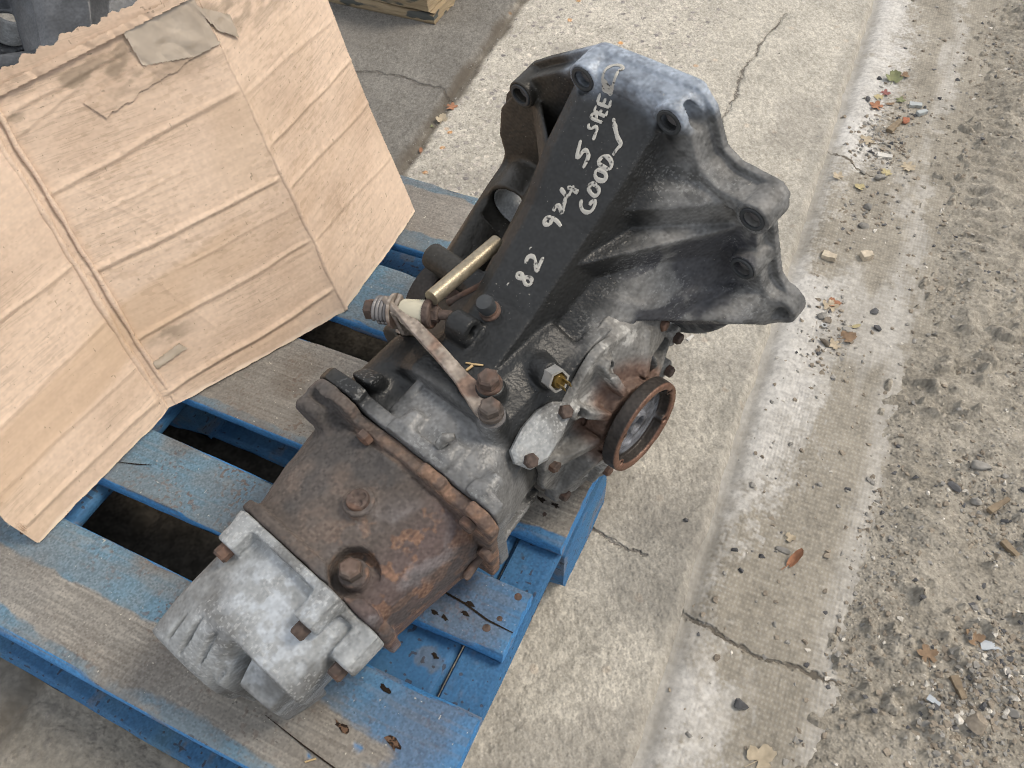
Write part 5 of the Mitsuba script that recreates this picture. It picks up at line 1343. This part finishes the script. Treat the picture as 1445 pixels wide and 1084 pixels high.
# cooling fins cut in the sloping end
for k, (r0, r1, a0, u0, u1) in enumerate([(-.052, -.057, -.136, .040, .014), (-.034, -.041, -.138, .038, .011), (-.013, -.023, -.141, .034, .004), (.006, -.006, -.150, .024, -.008)]):
    h.op(HULL([(a0, r0 - .001, u0 + .003), (a0, r0 + .001, u0 + .003), (-.165, (r0 + r1) / 2 - .0062, (u0 + u1) / 2 + .012), (-.165, (r0 + r1) / 2 + .0062, (u0 + u1) / 2 + .012), (-.166, (r0 + r1) / 2, (u0 + u1) / 2 - .0145), (-.186, r1, u1 - .006), (-.188, r1 - .0035, u1 + .012), (-.188, r1 + .0035, u1 + .012)], .001), .0012, cut=True)
h.op(CYL((-.055, -.02, .050), (-.10, .035, .064), .003), .004, cut=True) if False else None
hm2 = h.mesh(.0004, 50, 8)
gput('gearbox__end_cover', hm2, 'grey_lit_edges', True, edge_light(hm2, .0017))
labels['gearbox__end_cover'] = {'label': 'pale grey finned end cover of the gearbox'}
gk = PRISM(T0, 0, -.0568, -.0550, rnd=.0004, grow=.0012)
q = Field((-.062, -.10, -.105), (-.050, .096, .072), .0010) if False else None

# ---- side cover of the differential, with webs towards its hub
s = Field((.135, .055, -.165), (.415, .150, .095), .0018)
ang = np.linspace(0, 2 * np.pi, 48, endpoint=False)
rad = .106 + .0045 * np.cos(8 * ang - .6)
rim = np.c_[.272 + rad * np.cos(ang), -.038 + rad * np.sin(ang)]
s.op(PRISM(rim, 1, .0785, .0895, rnd=.003), .003)
s.op(CYL((.272, .080, -.036), (.270, .104, -.022), .070, .046, rnd=.003), .004)
s.op(CYL((.270, .10, -.021), (.268, .122, -.019), .046, .042, rnd=.003), .006)
for t in np.radians([12, 50, 95, 128, 165, 205, 245, 290, 330]):
    c_, s_ = math.cos(t), math.sin(t); pr_ = np.array([-s_, c_])
    P0, P1 = np.array([.272 + .100 * c_, -.038 + .100 * s_]), np.array([.269 + .046 * c_, -.021 + .046 * s_])
    w_ = .0050; pts = []
    for p_, rr in ((P0, .0985), (P1, .1205)):
        for sg in (-1, 1): pts += [(p_[0] + sg * w_ * pr_[0], rr, p_[1] + sg * w_ * pr_[1]), (p_[0] + sg * w_ * 1.4 * pr_[0], .08, p_[1] + sg * w_ * 1.4 * pr_[1])]
    s.op(HULL(pts, .002), .003)
SB = [(.357, .024), (.386, -.031), (.183, -.088), (.176, -.012), (.255, -.140), (.372, -.078)]
for a_b, u_b in SB:
    s.op(CYL((a_b, .0785, u_b), (a_b, .0945, u_b), .0125, .0115, rnd=.002), .006)
# the flat face with two bare holes on top, towards the bell
s.op(HULL([(.200, .084, .036), (.300, .090, .058), (.372, .088, .034), (.215, .066, .050), (.30, .066, .074), (.365, .066, .060), (.222, .098, .022), (.245, .108, .014), (.315, .112, .022), (.362, .100, .002)], .002), .003)
for a_b, u_b in ((.268, .050), (.218, .032)):
    s.op(CYL((a_b, .080, u_b), (a_b, .0985, u_b + .002), .0100, .0092, rnd=.002), .004)
    s.op(CYL((a_b, .085, u_b), (a_b, .11, u_b + .002), .0058), .001, cut=True)
sm_ = s.mesh(.0005, 60, 11)
gput('gearbox__side_cover', sm_, 'cover_lit_edges', True, edge_light(sm_, .0018))
labels['gearbox__side_cover'] = {'label': 'dirty round side cover with webs behind the drive flange'}

# small bare plate left of it
pc, pa = np.array([.174, .0925, .0475]), nrm([.97, -.10, .06]); pn_ = nrm(np.cross(pa, np.cross([-.10, .72, .70], pa))); pb = np.cross(pn_, pa)
oc = [(-.040, -.006), (-.034, -.017), (-.010, -.021), (.014, -.019), (.030, -.012), (.040, .0), (.034, .011), (.010, .017), (-.016, .018), (-.034, .010)]
pts = [pc + x * pa + y * pb + z * pn_ for x, y in oc for z in (-.004, .0)] + [pc + x * .9 * pa + y * .88 * pb + .0022 * pn_ for x, y in oc]
v_, f_ = trimesh.remesh.subdivide_to_size(*(lambda m: (m.vertices, m.faces))(hullmesh(pts)), .004)
gput('gearbox__cover_plate', trimesh.Trimesh(v_ + .0009 * fn(v_, 90, 3, 4)[:, None], f_, process=False), 'grey_casting', 30)
labels['gearbox__cover_plate'] = {'label': 'bare grey plate held by two bolts'}
for x in (-.029, .030): gput('gearbox__bolt', hexbolt(pn_, pc + x * pa + .0015 * pn_ + .003 * pb, .0072, .007, shank=.012, turn=x * 20), 'bolt_rust', 20)
v_, f_ = trimesh.remesh.subdivide_to_size(*(lambda m: (m.vertices, m.faces))(hullmesh([pc + x * pa + y * pb + z * pn_ for x, y in (np.array(oc) * .92) for z in (-.011, -.003)])), .006)
gput('gearbox__plate_seat', trimesh.Trimesh(v_ * 1.0, f_, process=False), 'cover_casting', 30)

# drive flange: cup with a bolt-hole rim
dfc, dax = np.array([.268, .105, -.0185]), nrm([-.012, 1, .004])
fd = Field((.208, .100, -.080), (.328, .150, .044), .0016)
P = lambda k: dfc + dax * k
fd.op(CYL(P(.000), P(.020), .026, .028), .002); fd.op(CYL(P(.0205), P(.0365), .0525, .0520, rnd=.0015), .002)
fd.op(CYL(P(.0245), P(.05), .0430, .0440, rnd=.001), .0015, cut=True)
for k in (0, 2, 3, 5):
    t = k * math.pi / 3 + .35; c_, s_ = math.cos(t), math.sin(t)
    fd.op(CYL(P(.022) + [.0440 * c_, 0, .0440 * s_], P(.0355) + [.0440 * c_, 0, .0440 * s_], .0054, .0050, rnd=.001), .002)
    fd.op(CYL(P(.024) + [.0435 * c_, 0, .0435 * s_], P(.045) + [.0435 * c_, 0, .0435 * s_], .0030), .0008, cut=True)
fd.op(CYL(P(.015), P(.0275), .0165, .0150, rnd=.002), .003); fd.op(CYL(P(.012), P(.05), .0080), .001, cut=True)
for k in range(9):
    t = k * 2 * math.pi / 9; fd.op(CYL(P(.012) + [.0082 * math.cos(t), 0, .0082 * math.sin(t)], P(.05) + [.0082 * math.cos(t), 0, .0082 * math.sin(t)], .0016), .0006, cut=True)
fd.op(CYL(P(.020), P(.0262), .0300, .0290), .002)
fd.op(CYL(P(.0235), P(.05), .0255, .0265), .001, cut=True)
fd.op(CYL(P(.015), P(.0275), .0150, .0140, rnd=.002), .002)
fd.op(CYL(P(.012), P(.05), .0080), .001, cut=True)
gput('gearbox__drive_flange', fd.mesh(.0005, 90, 2), 'flange_metal', True)
labels['gearbox__drive_flange'] = {'label': 'round black and rust-edged drive flange'}
fl2 = lathe([(0, 0), (.052, 0), (.052, .024), (.040, .026), (.038, .012), (0, .012)], 40, axis=(0, -1, 0), at=(.268, -.135, -.02))
gput('gearbox__drive_flange', fl2, 'flange_metal', 30)
gput('gearbox__axle_stub', lathe([(0, 0), (.040, 0), (.036, .05), (0, .05)], 32, axis=(0, -1, 0), at=(.268, -.088, -.02)), 'cover_casting', 30)

# bolts
for a_b, u_b in SB: gput('gearbox__bolt', hexbolt((0, 1, 0), (a_b, .0945, u_b), .0068, .0075, turn=a_b * 40), 'bolt_rust', 20)
for r_b, u_b, a_b in BO[:3]: gput('gearbox__bolt', hexbolt((-1, 0, 0), (a_b + .0005, r_b, u_b), .0078, .0125, turn=r_b * 60), 'bolt_rust', 20)
gput('gearbox__detent_bolt', hexbolt((0, .03, 1), (-.033, .048, .0485), .0106, .012, washer=.0, turn=.25), 'bolt_grey', 20)
gput('gearbox__case_bolt', hexbolt((0.0, .06, 1), (.1655, .041, .0955), .0104, .0110, washer=.0122, turn=.1, wt=.004), 'bolt_rust', 20)
for r_b, u_b in ((.096, .044), (.108, -.005), (-.03, .068)): gput('gearbox__bolt', hexbolt((-1, 0, 0), (.0665, r_b, u_b), .0085, .008, turn=r_b * 30), 'bolt_rust', 20)
for k in range(3): gput('gearbox__stud', lathe([(0, 0), (.0042, 0), (.0042, .026), (.003, .0285), (0, .0285)], 14, axis=(-1, .1, -.1), at=(.064, .100 - .010 * k, -.018 - .012 * k)), 'bolt_rust', 30)

# breather on the spine: a rubber cap on a red-brown collar
bu = top_u(.226, -.011)
gput('gearbox__breather', lathe([(0, -.004), (.0082, -.004), (.0082, .010), (.0078, .011), (.0090, .012), (.0090, .0175), (.0076, .0205), (.003, .0215), (0, .0215)], 28, axis=(-.25, 0, 1), at=(.226, -.011, bu)), 'rubber', 35)
gput('gearbox__breather_collar', lathe([(0, -.003), (.0108, -.003), (.0108, .002), (.0090, .004), (.0090, .0065), (0, .0065)], 28, axis=(-.25, 0, 1), at=(.226, -.011, bu)), 'bolt_rust', 35)

# reversing light switch: zinc hexagon round a brass core with two blades
sx, sp = nrm([-.165, .93, .32]), np.array([.2130, .075, .081])
hx = np.array([[math.cos(t), math.sin(t)] for t in np.arange(6) * np.pi / 3 + .2])
B_ = frame_to(sx)
def ringm(ro, ri, z0, z1):
    v = np.vstack([np.c_[hx * ro * .80, np.full(6, z0)], np.c_[hx * ro * .80, np.full(6, z1)], np.c_[hx / np.linalg.norm(hx, axis=1, keepdims=True) * ri * .8, np.full(6, z1)], np.c_[hx * ri * .8, np.full(6, z0)]]); ff = []
    for a_, b_ in ((0, 1), (1, 2), (2, 3), (3, 0)):
        for k in range(6):
            i0, i1, j0, j1 = a_ * 6 + k, a_ * 6 + (k + 1) % 6, b_ * 6 + k, b_ * 6 + (k + 1) % 6
            ff += [[i0, i1, j1], [i0, j1, j0]]
    m = trimesh.Trimesh(v, ff, process=False)
    if m.volume < 0: m.invert()
    return place(m, B_, sp)
gput('gearbox__switch', ringm(.0150, .0118, -.004, .010), 'zinc', 25)
gput('gearbox__switch__core', lathe([(0, 0), (.0090, 0), (.0090, .005), (.0072, .006), (.0062, .012), (0, .0125)], 24, axis=sx, at=sp), 'brass_oily', 35)
for k in (-1, 1):
    b = trimesh.creation.box((.0010, .0052, .012)); gput('gearbox__switch__blade', place(b, B_, sp + sx * .017 + B_[:, 0] * .0035 * k), 'brass_oily')

# shift linkage: twisted lever, pivot bolt, spring, bushing and the bronze rod
lv = [(.1455, .060, .0885), (.150, .040, .0905), (.157, .010, .0945), (.163, -.020, .0985), (.168, -.050, .102), (.173, -.080, .104), (.177, -.102, .102)]
lv = np.array(lv); dd = np.r_[0, np.cumsum(np.linalg.norm(np.diff(lv, axis=0), axis=1))]; qq = np.linspace(0, dd[-1], 70)
C_ = np.stack([np.interp(qq, dd, lv[:, k]) for k in range(3)], 1); xx = qq / dd[-1]
wd = np.interp(xx, [0, .06, .14, .3, .5, .78, .9, 1], [.0100, .0118, .0102, .0072, .0070, .0064, .0078, .0095]); th = np.interp(xx, [0, .8, 1], [.0026, .0027, .0030])
tw = np.interp(xx, [0, .72, .95, 1], [0, .10, .95, 1.1])
tg = np.gradient(C_, axis=0); tg /= np.linalg.norm(tg, axis=1, keepdims=True)
rows = []
for k in range(70):
    sd = nrm(np.cross(tg[k], [0, 0, 1])); up = np.cross(sd, tg[k]); up = up if up[2] > 0 else -up
    c_, s_ = math.cos(tw[k]), math.sin(tw[k]); s2, u2 = sd * c_ + up * s_, -sd * s_ + up * c_
    wob = .0009 * (meshkit.noise(C_[k] * 120, 3) - .5)
    rows.append([C_[k] + s2 * x * (wd[k] + wob) + u2 * y * th[k] for x, y in ((-1, -.7), (-.9, -1), (-.3, -1), (.3, -1), (.9, -1), (1, -.7), (1, .7), (.9, 1), (.3, 1.05), (-.3, 1.05), (-.9, 1), (-1, .7))])
rows = np.array(rows); nn_ = 12; v_ = np.vstack([rows.reshape(-1, 3), rows[0].mean(0), rows[-1].mean(0)]); ff = []
for k in range(69):
    for j in range(nn_):
        a0, a1, b0, b1 = k * nn_ + j, k * nn_ + (j + 1) % nn_, (k + 1) * nn_ + j, (k + 1) * nn_ + (j + 1) % nn_
        ff += [[a0, a1, b1], [a0, b1, b0]]
for j in range(nn_): ff += [[70 * nn_, (j + 1) % nn_, j], [70 * nn_ + 1, 69 * nn_ + j, 69 * nn_ + (j + 1) % nn_]]
m_ = trimesh.Trimesh(v_, ff, process=False)
if m_.volume < 0: m_.invert()
gput('gearbox__shift_lever', m_, 'lever_rust', 40)
labels['gearbox__shift_lever'] = {'label': 'rusty twisted shift lever'}
gput('gearbox__pivot_bolt', hexbolt((0, .05, 1), (.1455, .060, .0925), .0100, .0095, washer=.0118, turn=.5, wt=.0035), 'bolt_grey', 20)
gput('gearbox__spring_washer', lathe([(.006, 0), (.0125, 0), (.0125, .0022), (.006, .0022), (.008, 0)], 28, axis=(0, .05, 1), at=(.1455, .060, .0848)), 'spring_steel', 35)
# spring-loaded end: bolt along the linkage axis (towards the upper right of the picture)
ja = nrm([.42, .88, .10]); j0 = np.array([.164, -.117, .092])
gput('gearbox__lever_bolt', hexbolt(-ja, j0 + ja * .004, .0108, .010, turn=.3), 'bolt_rust', 20)
gput('gearbox__lever_bolt_shank', lathe([(0, 0), (.005, 0), (.005, .085), (.004, .087), (0, .087)], 18, axis=ja, at=j0), 'bolt_rust', 35)
for k in range(4):
    t = np.linspace(0, 2 * np.pi * .97, 40); Bj = frame_to(ja)
    c = j0 + ja[None] * (.0075 + .0042 * k + .0042 * t[:, None] / (2 * np.pi)) + .0125 * (np.cos(t)[:, None] * Bj[:, 0] + np.sin(t)[:, None] * Bj[:, 1])
    gput('gearbox__spring_coil', tube(c, .0021, 8), 'spring_steel', True)
gput('gearbox__lever_washer', lathe([(.004, 0), (.0178, 0), (.0178, .003), (.004, .003), (.004, 0)], 28, axis=ja, at=j0 + ja * .0245), 'lever_rust', 35)
gput('gearbox__lever_clevis', place(hullmesh([(x, y, z) for x in (-.012, .012) for y in (-.022, .012) for z in (0, .004)]), frame_to(ja), j0 + ja * .029), 'lever_rust', 20)
gput('gearbox__bushing', lathe([(0, 0), (.0118, 0), (.0128, .002), (.0132, .024), (.0122, .026), (0, .026)], 30, axis=ja, at=j0 + ja * .0345), 'plastic_beige', 35)
gput('gearbox__bushing_washer', lathe([(0, 0), (.0145, 0), (.0145, .0055), (.0130, .007), (0, .007)], 30, axis=ja, at=j0 + ja * .0605), 'bolt_rust', 35)
gput('gearbox__lever_nut', hexbolt(ja, j0 + ja * .067, .0085, .007, turn=.2), 'bolt_rust', 20)
rd0, rd1 = j0 + ja * .058 + np.array([.010, .004, .016]), np.array([.300, -.068, .098])
gput('gearbox__shift_rod', lathe([(0, 0), (.0080, 0), (.0080, np.linalg.norm(rd1 - rd0) - .001), (.0073, np.linalg.norm(rd1 - rd0)), (0, np.linalg.norm(rd1 - rd0))], 26, axis=rd1 - rd0, at=rd0), 'brass_rod', 35)
labels['gearbox__shift_rod'] = {'label': 'bronze-coloured shift rod'}
gput('gearbox__lever_arm', tube([j0 + ja * .030 + [0, 0, -.012], j0 + ja * .030 + [.004, 0, -.045], (.190, -.118, .035)], [.011, .012, .010], 12), 'lever_rust', True)
gput('gearbox__link_rod', tube([(.232, -.085, .055), (.262, -.062, .070), (.295, -.05, .088)], [.0045, .004, .0045], 10), 'bolt_rust', True)
# thin raised tab on the case joint
gput('gearbox__tab', tube([(.098, .036, .074), (.104, .040, .083), (.110, .046, .084)], [.005, .0055, .003], 10), 'cover_casting', True)

# dry straw lying on the housing and pallet
def straw(pts, w, key_label):
    P = np.array(pts, float)
    k = put('dry_straw', tube(P, w, 6), 'straw', True); tag(k, key_label, 'straw')
def on_g(a, r): return gw((a, r, top_u(a, r) + .0012))
straw([on_g(.172, .004), on_g(.176, .012), on_g(.180, .019)], .0010, 'thin dry straw on the oily housing by the eye lug')
straw([on_g(.166, .010), on_g(.174, .011)], .0014, 'short broad straw crossing the thin one by the eye lug')
straw([(-.745, .318, .1520), (-.735, .313, .1535), (-.728, .306, .1522)], .0014, 'curled dry husk on the second pallet board from the front')
straw([(-.80, .290, .1518), (-.785, .294, .1530), (-.768, .292, .1519)], .0007, 'thin dark twig on the second pallet board from the front')
straw([(-.300, .093, .1512), (-.292, .100, .1516)], .0009, 'pale straw on the front pallet board')

# ---------------------------------------------------------------- the second gearbox behind the cardboard
tag('gearbox_001', 'second dark metal gearbox showing behind the top edge of the cardboard', 'gearbox')
GM2 = gb_frame(-36, 6, 0); SO2 = np.array([-1.242, .768, .327])          # where its starter socket stands
GO2 = SO2 - np.array([.392, -.138, .027]) @ GM2


def put2(key, mesh, mat, smooth=False, color=None):
    m = mesh.copy(); m.vertices = GO2 + m.vertices @ GM2; m.invert()
    return put(key, m, mat, smooth, color)


put2('gearbox_001__bell_housing', hm, 'housing_grey', True)
put2('gearbox_001__starter_socket', lathe([(.0275, 0), (.0290, 0), (.0305, .060), (.0275, .060), (.0275, 0)], 40, axis=(1, -.1, 0), at=(.394, -.1385, .027)), 'grey_casting', 40)
for r_b, u_b, a_b, rad in BOSS[:5]: put2('gearbox_001__hole_sleeve', lathe([(.0088, 0), (.0128, 0), (.0128, .0016), (.0118, .0024), (.0092, .0024), (.0088, .0016), (.0088, 0)], 28, axis=(-1, 0, 0), at=(a_b + .0018, r_b, u_b)), 'rubber', 35)
put2('gearbox_001__gear_case', gm_, 'rusty_casting', True)
